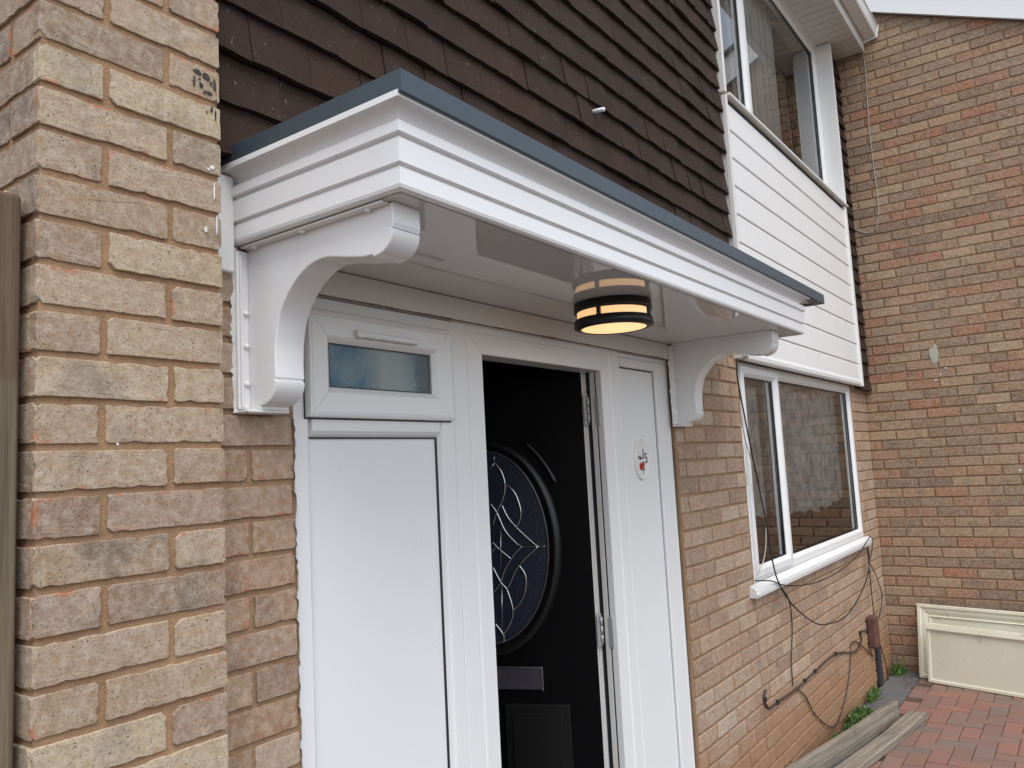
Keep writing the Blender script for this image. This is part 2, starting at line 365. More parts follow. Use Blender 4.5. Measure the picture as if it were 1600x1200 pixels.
def lace(name, open_=.5, scal=60):
    k = N(name); k.t.nodes.remove(k.b); out = k.t.nodes['Material Output']; p = k.pos()
    df = k.n('BsdfDiffuse', Color=(.90, .88, .85, 1)); tl = k.n('BsdfTranslucent', Color=(.8, .78, .75, 1)); tr = k.n('BsdfTransparent')
    mm = k.n('MixShader', Fac=.1); k.t.links.new(df.outputs[0], mm.inputs[1]); k.t.links.new(tl.outputs[0], mm.inputs[2])
    z = k.xyz(p)[2]
    if scal < 100:
        a = k.math('ADD', open_, k.math('MULTIPLY', k.step(k.noise(p, scal*.16, 5, .65), .44, .58), .45))
    else:
        a = k.math('ADD', open_, k.math('MULTIPLY', k.noise(k.n('Mapping', Vector=p, Scale=(30, 30, .6)).outputs[0], 1.0, 3), .25))
    mx = k.n('MixShader', Fac=a); k.t.links.new(tr.outputs[0], mx.inputs[1]); k.t.links.new(mm.outputs[0], mx.inputs[2]); k.t.links.new(mx.outputs[0], out.inputs['Surface'])
    return k.m
M['lace'] = lace('lace_net', .62); M['sheer'] = lace('sheer_net', .82, 200)
def lamp_mat(name, st):
    k = N(name); z = k.pos()
    return k.out((.8, .62, .4), .4, None, **{'Emission__Color': (1.0, .58, .25, 1), 'Emission__Strength': st})
M['lamp'] = lamp_mat('lit_opal_glass', .68); M['lamp_side'] = lamp_mat('lit_opal_glass_side', .50)

# ------------------------------------------------------------------ ground
g = MB(); g.add([(-60, -80, 0), (60, -80, 0), (60, 60, 0), (-60, 60, 0)], [(0, 1, 2, 3)])
ground = tag(g.build('ground', M['ground']), kind='structure')
sb = MB(); sb.add([(4.0, -1.75, .004), (6.82, -1.75, .004), (6.82, 0, .004), (4.0, 0, .004)], [(0, 1, 2, 3)])
paving = tag(sb.build('paving', M['sand']), kind='structure')
def paver_mesh(name, lx, ly, m):
    b = MB(); b.bbox(-lx/2, lx/2, -ly/2, ly/2, -.03, .012, .004); return b.mesh(name, m, smooth=False)
pm_h = paver_mesh('paver', .196, .096, M['paver_red']); pm_v = paver_mesh('paver', .096, .196, M['paver_red']); pm_g = paver_mesh('paver', .097, .196, M['paver_grey'])
def put(name, me, parent, loc, rot=(0, 0, 0), sc=(1, 1, 1)):
    o = bpy.data.objects.new(name, me); COL.objects.link(o); o.parent = parent; o.matrix_parent_inverse = parent.matrix_basis.inverted(); o.location = loc; o.rotation_euler = rot; o.scale = sc; return o
x0p, y0p, u = 4.02, -1.72, .1
for i in range(28):
    for j in range(15):
        t = (i+j) % 4
        if t == 0 and i < 27: me, cx, cy = pm_h, x0p+(i+1)*u, y0p+(j+.5)*u
        elif t == 2 and j < 14: me, cx, cy = pm_v, x0p+(i+.5)*u, y0p+(j+1)*u
        else: continue
        if not area_in_view((cx, cy, 0), .12): continue
        put('paver', me, paving, (cx, cy, rng.uniform(-.0025, .0025)), (rng.uniform(-.012, .012), rng.uniform(-.012, .012), rng.uniform(-.008, .008)))
for i in range(28):
    cx = x0p+(i+.5)*u
    if cx < 6.80: put('paver', pm_g, paving, (cx, -.115, rng.uniform(-.002, .002)), (rng.uniform(-.01, .01), rng.uniform(-.01, .01), rng.uniform(-.01, .01)))

# ------------------------------------------------------------------ brick meshes
def brick_variant(L, H, m, fine):
    b = MB(); pts = []
    c = [rng.uniform(.002, .005) for _ in range(4)]
    if fine and rng.random() < .7: c[rng.randrange(4)] = rng.uniform(.006, .012)
    nx, nz = (13, 4) if fine else (3, 1)
    j = .0011 if fine else .0016
    corners = [(-L/2, -H/2), (L/2, -H/2), (L/2, H/2), (-L/2, H/2)]
    for q in range(4):
        p0 = Vector(corners[q]); p1 = Vector(corners[(q+1) % 4]); d = (p1-p0).normalized(); nrm = Vector((-d.y, d.x)); ln = (p1-p0).length
        cnt = (nx if q % 2 == 0 else nz) if L > .15 else (max(1, nx//2) if q % 2 == 0 else nz)
        a = c[q]; e = c[(q+1) % 4]
        pts.append(p0+d*a)
        for k in range(cnt):
            t = a+(ln-a-e)*(k+1)/(cnt+1); dv = rng.uniform(-j*.4, j)
            if fine and rng.random() < .16: dv += rng.uniform(.0008, .0035)
            pts.append(p0+d*t+nrm*dv)
        pts.append(p1-d*e)
    n = len(pts)
    def ring(ins, y, jy=0): return [(p.x*(1-2*ins/L), y+rng.uniform(-jy, jy), p.y*(1-2*ins/H)) for p in pts]
    if fine:
        rs = [ring(.009, -.0002, .0004), ring(.0012, 0, .0005), ring(0, .0016, .0006), ring(-.0002, .022)]
        att = [0.0]*n+[1.0]*n+[1.0]*n+[0.6]*n
    else:
        rs = [ring(.003, 0, .0006), ring(0, .003), ring(0, .02)]; att = [.4]*n+[.8]*n+[.6]*n
    v = [p for r in rs for p in r]; f = [tuple(range(n))]
    for k in range(len(rs)-1):
        for i in range(n): f.append((k*n+i, k*n+(i+1) % n, (k+1)*n+(i+1) % n, (k+1)*n+i))
    b.add(v, f, False, att)
    me = b.mesh('brick', m, 'edge')
    return me, b
class BrickSet:
    def __init__(s, m, fine, nv=6):
        s.m = m; s.v = {}
        for kind, L in (('s', .2135), ('h', .1015)): s.v[kind] = [brick_variant(L, .0645, m, fine) for _ in range(nv)]
def lay(parent, specs, bs, limit=300):
    # specs: (front-centre position, rotz, length, height); the ones that show largest become parts, the rest one part of kind stuff
    sp = sorted(((area_in_view(p, L*.6), p, rz, L, H) for p, rz, L, H in specs), key=lambda t: -t[0])
    rest = MB(); ratt = []; n = 0
    for a, p, rz, L, H in sp:
        kind = 's' if L > .15 else 'h'; L0 = .2135 if kind == 's' else .1015
        me, b = rng.choice(bs.v[kind]); sc = (L/L0, 1, H/.0645)
        jit = (rng.uniform(-.0015, .0015), rng.uniform(-.0012, .0012)); rz2 = rz+rng.uniform(-.006, .006); ry = rng.uniform(-.006, .006)
        loc = Vector(p)+Vector((0, 0, jit[1])); nrm = Vector((math.sin(rz), -math.cos(rz), 0)); loc += nrm*jit[0]
        if a > 0 and n < limit:
            put('brick', me, parent, loc, (0, ry, rz2), sc); n += 1
        else:
            Mx = Matrix.Translation(loc) @ Matrix.Rotation(rz2, 4, 'Z') @ Matrix.Diagonal((*sc, 1))
            r = rng.random(); rest.add([Mx @ Vector(v) for v in b.v], b.f, False, [r]*len(b.v))
    if rest.v:
        o = rest.build('brickwork', bs.m, parent, True, 'rnd'); o['kind'] = 'stuff'
BED, CRS = .048, .075
def course_specs(u0, u1, z0, z1, place, pitch=.2275, phase=0.0, joint=.0115, skip=None, hmin=.03):
    out = []; k0 = math.floor((z0-BED)/CRS)
    k = k0
    while BED+k*CRS < z1-.02:
        zb = BED+k*CRS+.0045; zt = min(zb+CRS-.0105, z1)
        zb = max(zb, z0)
        if zt-zb > .02:
            s = phase+(pitch/2 if k % 2 else 0)+rng.uniform(-.004, .004); i = math.floor((u0-s)/pitch)
            while s+i*pitch < u1:
                a, b = s+i*pitch, s+(i+1)*pitch; i += 1
                a2, b2 = max(a+joint/2+rng.uniform(-.0015, .0015), u0), min(b-joint/2+rng.uniform(-.0015, .0015), u1)
                if b2-a2 < hmin: continue
                if skip and skip((a2+b2)/2, (zb+zt)/2): continue
                p, rz = place((a2+b2)/2, (zb+zt)/2); out.append((p, rz, b2-a2, zt-zb))
        k += 1
    return out

# ------------------------------------------------------------------ brick pier on the left
PX0, PX1, PYF, PYB = .571, .909, -.094, .42
pier = empty('brick_pier', ((PX0+PX1)/2, 0, 0), 'tall pale buff brick pier nearest the camera, beside the wooden post', 'pier')
b = MB(); b.box(PX0+.005, PX1-.005, PYF+.0048, PYB, 0, 5.3); b.build('mortar', M['mortar_pier'], pier)
pb = BrickSet(M['brick_pier'], True, 9)
sp = []
k = 0
ST, HD, J = .2215, .1045, .012
while BED+k*CRS < 5.2:
    zc = BED+k*CRS+.005+.0645/2; odd = (k % 2 == 1)
    # front face: stretcher + header, swapping sides each course
    a = HD if odd else ST
    j1 = rng.uniform(-.004, .004)
    sp.append(((PX0+(a+j1)/2, PYF, zc), 0, a+j1, .0645)); sp.append(((PX1-(PX1-PX0-J-a-j1)/2, PYF, zc), 0, PX1-PX0-J-a-j1, .0645))
    # left return face (brick ends turned back along +Y)
    a = (ST if odd else HD)-.0035
    sp.append(((PX0, PYF+.0035+a/2, zc), -PI/2, a, .0645))
    y = PYF+.0035+a+J
    while y < PYB-.02:
        L = min(ST, PYB-y); sp.append(((PX0, y+L/2, zc), -PI/2, L, .0645)); y += L+J
    k += 1
lay(pier, sp, pb)
def blob(parent, name, m, X, Y, Z, w, h, n=14, t=.0015, face='-y', seed=1):
    r_ = random.Random(seed); P = []
    n = n*2; ph = [r_.uniform(0, 6.28) for _ in range(5)]
    for k in range(n):
        a = 2*PI*k/n; s_ = .85+sum(.22/(q+1)**.6*math.sin((q+2)*a+ph[q]) for q in range(5))*.5+r_.uniform(-.06, .06); P.append((math.cos(a)*w/2*s_, math.sin(a)*h/2*s_))
    b = MB()
    if face == '-y': v = [(X+p, Y, Z+q) for p, q in P]+[(X+p*.85, Y-t, Z+q*.85) for p, q in P]
    else: v = [(X, Y-p, Z+q) for p, q in P]+[(X-t, Y-p*.85, Z+q*.85) for p, q in P]
    b.add(v, [tuple(range(n, 2*n))]+[(k, (k+1) % n, n+(k+1) % n, n+k) for k in range(n)])
    return b.build(name, m, parent)
for i, (x, y, w, h) in enumerate([(308, 112, .018, .014), (322, 120, .020, .016), (303, 126, .006, .026), (335, 134, .008, .030), (326, 146, .018, .008), (314, 133, .010, .012), (319, 144, .006, .010), (330, 172, .006, .020), (336, 182, .005, .026), (322, 176, .004, .008), (337, 160, .004, .016), (311, 124, .007, .006), (329, 131, .006, .012)]):
    p = at(x, y, PYF); blob(pier, 'tar_stain', M['tar'], p.x, PYF-.0010-.0001*i, p.z, w, h, 14, .0006, seed=60+i)
for i, (x, y, w, h) in enumerate([(334, 300, .004, .040), (321, 359, .007, .016), (338, 352, .004, .045), (331, 262, .012, .010), (183, 694, .005, .005), (325, 265, .008, .006)]):
    p = at(x, y, PYF); blob(pier, 'paint_spot', M['paint_blob'], p.x, PYF-.0012, p.z, w, h, 10, seed=20+i)

# ------------------------------------------------------------------ wooden post in front of the pier's side
post = MB(); bm = bmesh.new(); bmesh.ops.create_cube(bm, size=1)
for v in bm.verts: v.co = Vector((.510+v.co.x*.10, -.018+v.co.y*.10, 1.092+v.co.z*2.184))
bmesh.ops.bevel(bm, geom=bm.edges[:], offset=.008, segments=3, profile=.5, affect='EDGES'); post.from_bm(bm)
tag(post.build('wooden_post', M['post']), 'weathered square wooden fence post standing against the brick pier', 'post')

# ------------------------------------------------------------------ the house
FX0, FX1, CX = 1.152, 3.158, 6.82          # entrance frame left / right, inner corner with the neighbour's wall
house = empty('brick_house', (3.8, .2, 0), 'buff brick house front with brown hung tiles, open black door and white windows', 'house')
WX0, WX1 = 3.97, 6.34                      # lower window opening
wall = MB()
my = .0055
for x0, x1, z0, z1 in [(.80, FX0, 0, 2.20), (FX1, WX0, 0, 2.20), (WX0, WX1, 0, 1.02), (WX1, CX+.1, 0, 2.20), (.80, CX+.1, 2.20, 3.60), (.80, 3.95, 3.60, 5.0), (6.476, CX+.1, 3.60, 5.0)]:
    wall.box(x0, x1, my, .22, z0, z1)
wall = wall.build('wall', M['mortar_house'], house)
hb = BrickSet(M['brick_house'], False, 8)
P0 = lambda uu, z: ((uu, 0, z), 0)
sp = []
sp += course_specs(FX1+.012, WX0-.006, .045, 2.20, P0, phase=3.247-.117, pitch=.234)
sp += course_specs(WX0-.006, WX1+.006, .045, 1.005, P0, phase=3.247-.117, pitch=.234)
sp += course_specs(WX1+.006, CX-.002, .045, 2.20, P0, phase=3.247-.117, pitch=.234)
lay(wall, sp, hb)
lay(wall, course_specs(.912, FX0-.004, .045, 2.20, P0, phase=.912-.105, pitch=.2275), BrickSet(M['brick_house'], True, 5))
# hung tiles
def tile_variant():
    b = MB(); w, h, t = .1625, .168, .0145; nx = 4; v = []; f = []
    cam_ = rng.uniform(-.002, .004); tw = rng.uniform(-.0035, .0035)
    for iz, z in enumerate((0, h)):
        for ix in range(nx+1):
            x = -w/2+w*ix/nx; bow = cam_*(1-(2*ix/nx-1)**2)+tw*(2*ix/nx-1)*(1-iz)
            dz = rng.uniform(-.002, .002) if iz == 0 else 0
            v += [(x, -t-bow, z+dz), (x, -bow, z+dz)]
    m = 2*(nx+1)
    for ix in range(nx):
        a = 2*ix; f += [(a, a+2, m+a+2, m+a), (a+1, m+a+1, m+a+3, a+3), (a, a+1, a+3, a+2)]
    f += [(0, m, m+1, 1), (2*nx, 2*nx+1, m+2*nx+1, m+2*nx)]
    b.add(v, f); return b.mesh('tile', M['tile'], 'rnd'), b
tv = [tile_variant() for _ in range(10)]
tiles = MB().box(.80, 3.90, -.010, .005, 2.402, 4.98).build('tile_hanging', M['dark_gap'], house); tiles2 = MB().box(6.476, CX-.002, -.010, .005, 2.18, 4.98).build('tile_hanging', M['dark_gap'], house)
TS = []
row = 0; z = 2.377
while z < 4.93:
    s = 1.025+(.080 if row % 2 else 0)+rng.uniform(-.005, .005)
    x = s-.1642*2
    while x < 3.925:
        a, b_ = max(x, .905), min(x+.163, 3.925)
        if b_-a > .03: TS.append(((a+b_)/2, b_-a, z, 0))
        x += .1642
    z += .1120; row += 1
row = 0; z = 2.168
while z < 4.86:
    x = 6.45+(.08 if row % 2 else 0)-.163
    while x < CX-.01:
        a, b_ = max(x, 6.452), min(x+.163, CX-.008)
        if b_-a > .02: TS.append(((a+b_)/2, b_-a, z, 1))
        x += .1642
    z += .1085; row += 1
TS.sort(key=lambda t: -area_in_view((t[0], -.04, t[2]+.05), .08))
rest = MB(); n = 0
for (x, w, z, far) in TS:
    me, b_ = rng.choice(tv)
    loc = Vector((x, -.036+rng.uniform(-.002, .002), z+rng.uniform(-.002, .002))); rot = (-math.radians(8.6)+rng.uniform(-.006, .006), rng.uniform(-.006, .006), rng.uniform(-.010, .010))
    if abs(x-2.52) < .1 and abs(z-2.93) < .06: loc.y -= .008; rot = (rot[0]+.02, -.014, rot[2])
    if area_in_view((x, -.04, z+.05), .08) and n < 300: put('tile', me, tiles2 if far else tiles, loc, rot, (w/.1632, 1, 1)); n += 1
    else:
        Mx = Matrix.LocRotScale(loc, Matrix.Rotation(rot[0], 3, 'X'), Vector((w/.1632, 1, 1))); r = rng.random()
        rest.add([Mx @ Vector(v) for v in b_.v], b_.f, False, [r]*len(b_.v))
if rest.v: o = rest.build('tile_courses', M['tile'], tiles, True, 'rnd'); o['kind'] = 'stuff'
# shiplap cladding between the windows
CL0, CL1, CY = 3.955, 6.40, -.050
cb = MB(); cb.box(3.93, 6.448, -.044, .004, 2.20, 3.575); clad = cb.build('cladding', M['pvc_old'], house)
z0 = 2.205; zp = (3.565-z0)/9
for i in range(9):
    zb, zt = z0+i*zp, z0+(i+1)*zp
    poly = [(-.046, zb+.0005), (CY-.006, zb+.0005), (CY-.012, zb+.004), (CY-.012, zb+.012), (CY-.010, zt-.012), (CY-.004, zt-.002), (-.046, zt-.0005)]
    if i == 0: poly = [(-.046, zb-.02), (CY-.008, zb-.018), (CY-.016, zb-.008), (CY-.018, zb+.012), (CY-.012, zb+.03), (CY-.010, zt-.012), (CY-.004, zt-.002), (-.046, zt-.0005)]
    MB().prism(poly, CL0, CL1).build('board', M['pvc_clad'], clad)
MB().bbox(CL1+.0005, 6.452, -.074, -.0445, 2.185, 3.585, .004).build('corner_trim', M['pvc_clad'], clad)
MB().bbox(3.926, CL0-.0005, -.070, .006, 3.6065, 4.945, .003).build('edge_trim', M['pvc_old'], clad); MB().bbox(3.926, CL0-.0005, -.070, -.0445, 2.205, 3.589, .003).build('edge_trim', M['pvc_old'], clad)
MB().bbox(3.9555, 6.47, -.085, -.012, 3.590, 3.606, .003).build('sill', M['pvc_old'], clad)
MB().box(3.94, 6.44, -.052, -.046, 3.566, 3.5895).build('sill_joint', M['dark_gap'], clad)

# windows ---------------------------------------------------------
PROF = [(0, .07), (0, .0), (.004, -.004), (.040, -.004), (.046, .0), (.056, .010), (.060, .014), (.060, .05)]
SASH = [(0, .03), (0, -.016), (.004, -.020), (.034, -.020), (.040, -.016), (.050, -.006), (.054, .000), (.054, .04)]
def shift(prof, dy): return [(i, y+dy) for i, y in prof]
def pane(parent, x0, x1, z0, z1, y, m='glass', name='pane'):
    b = MB(); b.add([(x0, y, z0), (x1, y, z0), (x1, y, z1), (x0, y, z1)], [(0, 1, 2, 3)]); return b.build(name, M[m], parent, fix=False)
def gasket_or_shadow(parent, x0, x1, z0, z1, y):
    return MB().ring(x0, x1, z0, z1, [(-.001, y-.004), (.006, y-.002), (.006, y+.004)], 0).build('gasket_or_shadow', M['black_gloss'], parent)
# lower window
w = MB(); Y = .012
w.ring(WX0, WX1, 1.072, 2.195, shift(PROF, Y))
low = w.build('window', M['pvc'], house)
MX = 4.60
MB().bbox(MX-.038, MX+.038, Y-.004, Y+.06, 1.1325, 2.1345, .006).build('mullion', M['pvc'], low)
MB().ring(WX0+.022, MX-.012, 1.094, 2.173, shift(SASH, Y)).build('opening_sash', M['pvc'], low)
pane(low, WX0+.07, MX-.06, 1.145, 2.122, Y+.012); gasket_or_shadow(low, WX0+.0765, MX-.0665, 1.1485, 2.1185, Y+.006)
pane(low, MX+.036, WX1-.058, 1.130, 2.137, Y+.028); gasket_or_shadow(low, MX+.0385, WX1-.0605, 1.1325, 2.1345, Y+.020)
sill_poly = [(.06, 1.071), (-.006, 1.069), (-.034, 1.050), (-.036, 1.032), (-.032, 1.0125), (.06, 1.0125)]
MB().prism(sill_poly, 3.885, 6.405, .002).build('sill', M['pvc'], low)
blob(low, 'sealant', M['foam'], 3.905, -.034, 1.030, .05, .02, 12, .006, seed=3)
# upper window, set back between the cheek boards
w = MB(); Y = .049; UX0, UX1, UZ0, UZ1 = 3.945, 6.449, 3.615, 4.935
w.ring(UX0+.01, UX1, UZ0, UZ1, shift(PROF, Y))
upw = w.build('window', M['pvc'], house)
MU = 4.68
MB().bbox(MU-.05, MU+.05, Y-.004, Y+.06, UZ0+.0605, UZ1-.0605, .006).build('mullion', M['pvc'], upw)
MB().ring(UX0+.03, MU-.02, UZ0+.02, UZ1-.02, shift(SASH, Y)).build('opening_sash', M['pvc'], upw)
pane(upw, UX0+.08, MU-.068, UZ0+.07, UZ1-.07, Y+.012); gasket_or_shadow(upw, UX0+.0845, MU-.0745, UZ0+.0745, UZ1-.0745, Y+.006)
pane(upw, MU+.048, UX1-.058, UZ0+.058, UZ1-.058, Y+.028); gasket_or_shadow(upw, MU+.0505, UX1-.0605, UZ0+.0605, UZ1-.0605, Y+.020)
MB().bbox(6.4505, 6.475, -.072, .12, 3.6065, 4.944, .003).build('cheek_board', M['pvc'], upw)
MB().box(3.93, 6.44, -.0, .05, 3.6062, 3.6145).build('inner_sill', M['pvc_old'], upw)
MB().box(3.951, 6.4495, .030, .14, 4.9355, 4.9495).build('head_trim', M['pvc'], upw)
# rooms behind the glass
def room(x0, x1, y0, y1, z0, z1, m):
    b = MB(); b.add([(x0,y0,z0),(x1,y0,z0),(x1,y1,z0),(x0,y1,z0),(x0,y0,z1),(x1,y0,z1),(x1,y1,z1),(x0,y1,z1)],
                    [(0,1,2,3),(7,6,5,4),(5,6,2,1),(6,7,3,2),(7,4,0,3)]); return b.build('room', m, house, fix=False)
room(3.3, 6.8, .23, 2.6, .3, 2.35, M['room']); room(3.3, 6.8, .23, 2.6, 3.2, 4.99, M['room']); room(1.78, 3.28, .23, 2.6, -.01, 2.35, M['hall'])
# eaves
EZ = 4.950
eb = MB(); eb.box(.5, CX-.002, -.232, 0, EZ+.012, EZ+.02); eav = eb.build('soffit', M['dark_gap'], house)
sbm = MB(); sbm.prism([(.10, EZ+.001), (-.23, EZ+.001), (-.23, EZ+.010), (.10, EZ+.010)], -.0455, .0455); sme = sbm.mesh('board', M['pvc_old'])
for i in range(28): put('board', sme, eav, (CX-.055-i*.0975, 0, 0))
MB().prism([(-.233, EZ-.012), (-.252, EZ-.012), (-.252, EZ+.19), (-.233, EZ+.19)], .5, CX-.003, .002).build('fascia', M['pvc_old'], house)
gp = [(-.2535, EZ+.165), (-.255, EZ+.09), (-.275, EZ+.085), (-.345, EZ+.085), (-.352, EZ+.095), (-.368, EZ+.165), (-.374, EZ+.165), (-.374, EZ+.171), (-.362, EZ+.171), (-.346, EZ+.10), (-.262, EZ+.097), (-.260, EZ+.165)]
gut = MB().prism(gp, .5, CX-.03).build('gutter', M['pvc_old'], house)
MB().prism([(-.2532, EZ+.06), (-.36, EZ+.078), (-.380, EZ+.172), (-.2532, EZ+.172)], CX-.0295, CX-.012, .003).build('end_cap', M['pvc'], gut)
rf = MB(); rf.prism([(-.33, EZ+.18), (-.33, EZ+.20), (4.0, EZ+2.15), (4.0, EZ+2.12)], .5, CX-.01); rf.build('roof', M['roof'], house)

# entrance frame --------------------------------------------------
fr = MB(); FY = .022
ZT, ZH = 2.13, 2.048
# outer members: left light, door frame and right panel frames, butted end to end
P2 = shift([(0, .06), (0, 0), (.003, -.003), (.034, -.003), (.040, .001), (.048, .009), (.052, .012), (.052, .03)], FY)
fr.ring(FX0, 1.727, .02, ZT, shift([(0, .06), (0, 0), (.003, -.003), (.050, -.003), (.056, .001), (.062, .010), (.064, .012), (.064, .03)], FY))
dfp = shift([(0, .07), (0, 0), (.003, -.003), (.062, -.003), (.068, .0), (.074, .001), (.078, -.003), (.1365, -.003), (.139, 0), (.139, .075)], FY)
fr.ring(1.7285, 2.720, -.20, ZT+.055, dfp)
entr = fr.build('entrance_frame', M['pvc'], house)
fr2 = MB().ring(2.7215, FX1, .02, ZT, shift([(0, .06), (0, 0), (.003, -.003), (.004, -.003), (.010, .0), (.016, .004), (.018, .006), (.018, .03)], FY))
fr2.build('panel_frame', M['pvc'], entr)
MB().bbox(3.030, FX1-.0185, FY-.004, FY+.05, .0385, ZT-.0185, .005).build('frame_member', M['pvc'], entr)
MB().bbox(2.7400, 3.0295, FY-.0035, FY+.05, 2.074, ZT-.0185, .005).build('frame_member', M['pvc'], entr)
MB().box(2.7402, 3.0225, FY+.006, FY+.03, .039, 2.0735).build('infill_panel', M['pvc_panel'], entr)
MB().box(3.0227, 3.0290, FY+.008, FY+.03, .039, 2.0735).build('gasket_or_shadow', M['black_gloss'], entr)
MB().box(2.7402, 3.0225, FY+.0045, FY+.0058, 2.0685, 2.0735).build('gasket_or_shadow', M['black_gloss'], entr)
# left light: panel, transom, top-hung sash
MB().box(1.2165, 1.6555, FY+.014, FY+.03, .085, 1.797).build('infill_panel', M['pvc_panel'], entr)
MB().box(1.6560, 1.6625, FY+.011, FY+.03, .085, 1.797).build('gasket_or_shadow', M['black_gloss'], entr)
MB().box(1.2165, 1.6555, FY+.010, FY+.0135, 1.7935, 1.797).build('gasket_or_shadow', M['black_gloss'], entr)
MB().prism([(FY+.05, 1.7975), (FY+.012, 1.7975), (FY+.004, 1.804), (FY-.002, 1.812), (FY-.003, 1.838), (FY+.05, 1.838)], 1.2165, 1.6625).build('transom', M['pvc'], entr)
sash = MB().ring(1.196, 1.706, 1.842, 2.096, shift([(0, .018), (0, -.016), (.002, -.022), (.007, -.024), (.012, -.020), (.015, -.018), (.058, -.018), (.064, -.014), (.072, -.006), (.076, 0), (.076, .03)], FY)).build('fanlight_sash', M['pvc'], entr)
MB().ring(1.192, 1.710, 1.838, 2.100, [(0, FY-.0038), (.012, FY-.0038)], 0).build('sash_shadow_gap', M['black_gloss'], entr)
pane(entr, 1.270, 1.632, 1.916, 2.022, FY-.001, 'frosted', 'frosted_pane')
MB().ring(1.2705, 1.6315, 1.9165, 2.0215, [(-.001, FY-.0042), (.0022, FY-.0042)], 0).build('gasket_or_shadow', M['black_gloss'], entr)  # thin black ring drawn as a shadow line round the frosted pane
v_ = MB(); v_.bbox(1.352, 1.560, FY-.034, FY-.019, 2.040, 2.056, .005); v_.bbox(1.342, 1.366, FY-.032, FY-.0185, 2.038, 2.060, .005); v_.build('trickle_vent', M['pvc'], entr)
hd = MB(); hd.bbox(FX0, FX1, .004, .05, ZT+.0012, 2.198, .003); hd.build('head_trim', M['pvc_old'], entr)
jt = MB(); v = []; x = FX0+.015
while x < FX1-.015:
    q = .0012+.0022*max(0, math.sin(x*9)+math.sin(x*23+1)+rng.uniform(-.8, .6))*.5; v += [(x, .0032, ZT-.0006-q*.4), (x, .0026, ZT+.0014+q)]; x += .009
jt.add(v, [(2*k, 2*k+2, 2*k+3, 2*k+1) for k in range(len(v)//2-1)]); jt.build('dirty_joint', M['dirt_line'], entr)
# jagged sealant down both outer edges of the frame
for side, X in ((-1, FX0), (1, FX1)):
    s_ = MB(); v = []; f = []; zz = .3; i = 0
    while zz < (1.845 if side < 0 else 2.12):
        wd = rng.uniform(.002, .007) if side < 0 else rng.uniform(.004, .009)
        if side < 0 and rng.random() < .12: wd += .007
        y_ = -.004 if side < 0 else FY-.002
        v += [(X+side*wd, y_+rng.uniform(-.001, .001), zz), (X-side*.006, FY-.0048 if side < 0 else FY-.0055, zz)]; zz += .012; i += 1
    f = [(2*k, 2*k+1, 2*k+3, 2*k+2) for k in range(i-1)]
    s_.add(v, f, True); s_.build('sealant', M['foam'] if side < 0 else M['dark_gap'], entr)

# open front door -------------------------------------------------
HX, HY, DA, DW, DZ = 2.555, .092, math.radians(68), .80, 2.058
U = Vector((-math.cos(DA), math.sin(DA), 0)); NV = Vector((-math.sin(DA), -math.cos(DA), 0))   # along the door, outward face normal
def D(u_, z, o=0.0): return Vector((HX, HY, z))+U*u_+NV*o
def onD(x, y):
    d = ray(x, y); t = (Vector((HX, HY, 0))-Vector((CAM.x, CAM.y, 0))).dot(NV)/Vector((d.x, d.y, 0)).dot(NV); q = CAM+d*t
    return (q-Vector((HX, HY, 0))).dot(U), q.z
def dbox(mb, u0, u1, z0, z1, o0, o1, bev=0):
    b = MB(); (b.bbox(u0, u1, -o1, -o0, z0, z1, bev) if bev else b.box(u0, u1, -o1, -o0, z0, z1))
    mb.add([D(p[0], p[2], -p[1]) for p in b.v], b.f)
    return mb
dr = MB(); dbox(dr, .0, DW, .03, DZ, -.040, 0, .003); door = dr.build('front_door', M['black_door'], house)
e = MB(); dbox(e, -.005, .0, .03, DZ, -.040, -.002); e.build('door_edge', M['pvc_old'], door)
OC, OZ, OA, OB = .395, 1.415, .232, .354
def ell(a, b_, o, n=64, t0=0, t1=2*PI): return [D(OC+a*math.cos(t0+(t1-t0)*k/n), OZ+b_*math.sin(t0+(t1-t0)*k/n), o) for k in range(n+1)]
gl = MB(); pts = ell(OA, OB, .0035)[:-1]; gl.add(pts, [tuple(range(len(pts)))]); gl.build('oval_glass', M['oval'], door)
MB().tube(ell(OA+.004, OB+.004, .004)[:-1]+[ell(OA+.004, OB+.004, .004)[0]], .005, 8, False).build('glass_rim', M['letter'], door)
rm = MB(); rings = [(0.012, .002), (.020, .016), (.034, .022), (.046, .016), (.054, .001)]
v = []; n = 72
for d_, o_ in rings: v += ell(OA+d_, OB+d_, o_, n)[:-1]
f = [(k*n+i, k*n+(i+1) % n, (k+1)*n+(i+1) % n, (k+1)*n+i) for k in range(len(rings)-1) for i in range(n)]
rm.add(v, f, True); rm.build('oval_moulding', M['black_mould'], door)
arc = MB(); arc.tube(ell(OA+.088, OB+.095, .004, 16, math.radians(122), math.radians(150)), .009, 8); arc.build('corner_moulding', M['black_mould'], door)
arc = MB(); arc.tube(ell(OA+.088, OB+.095, .004, 16, math.radians(30), math.radians(58)), .009, 8); arc.build('corner_moulding', M['black_mould'], door)
def zp(a, b_): return (740+a/2.857, 680+b_/2.857)
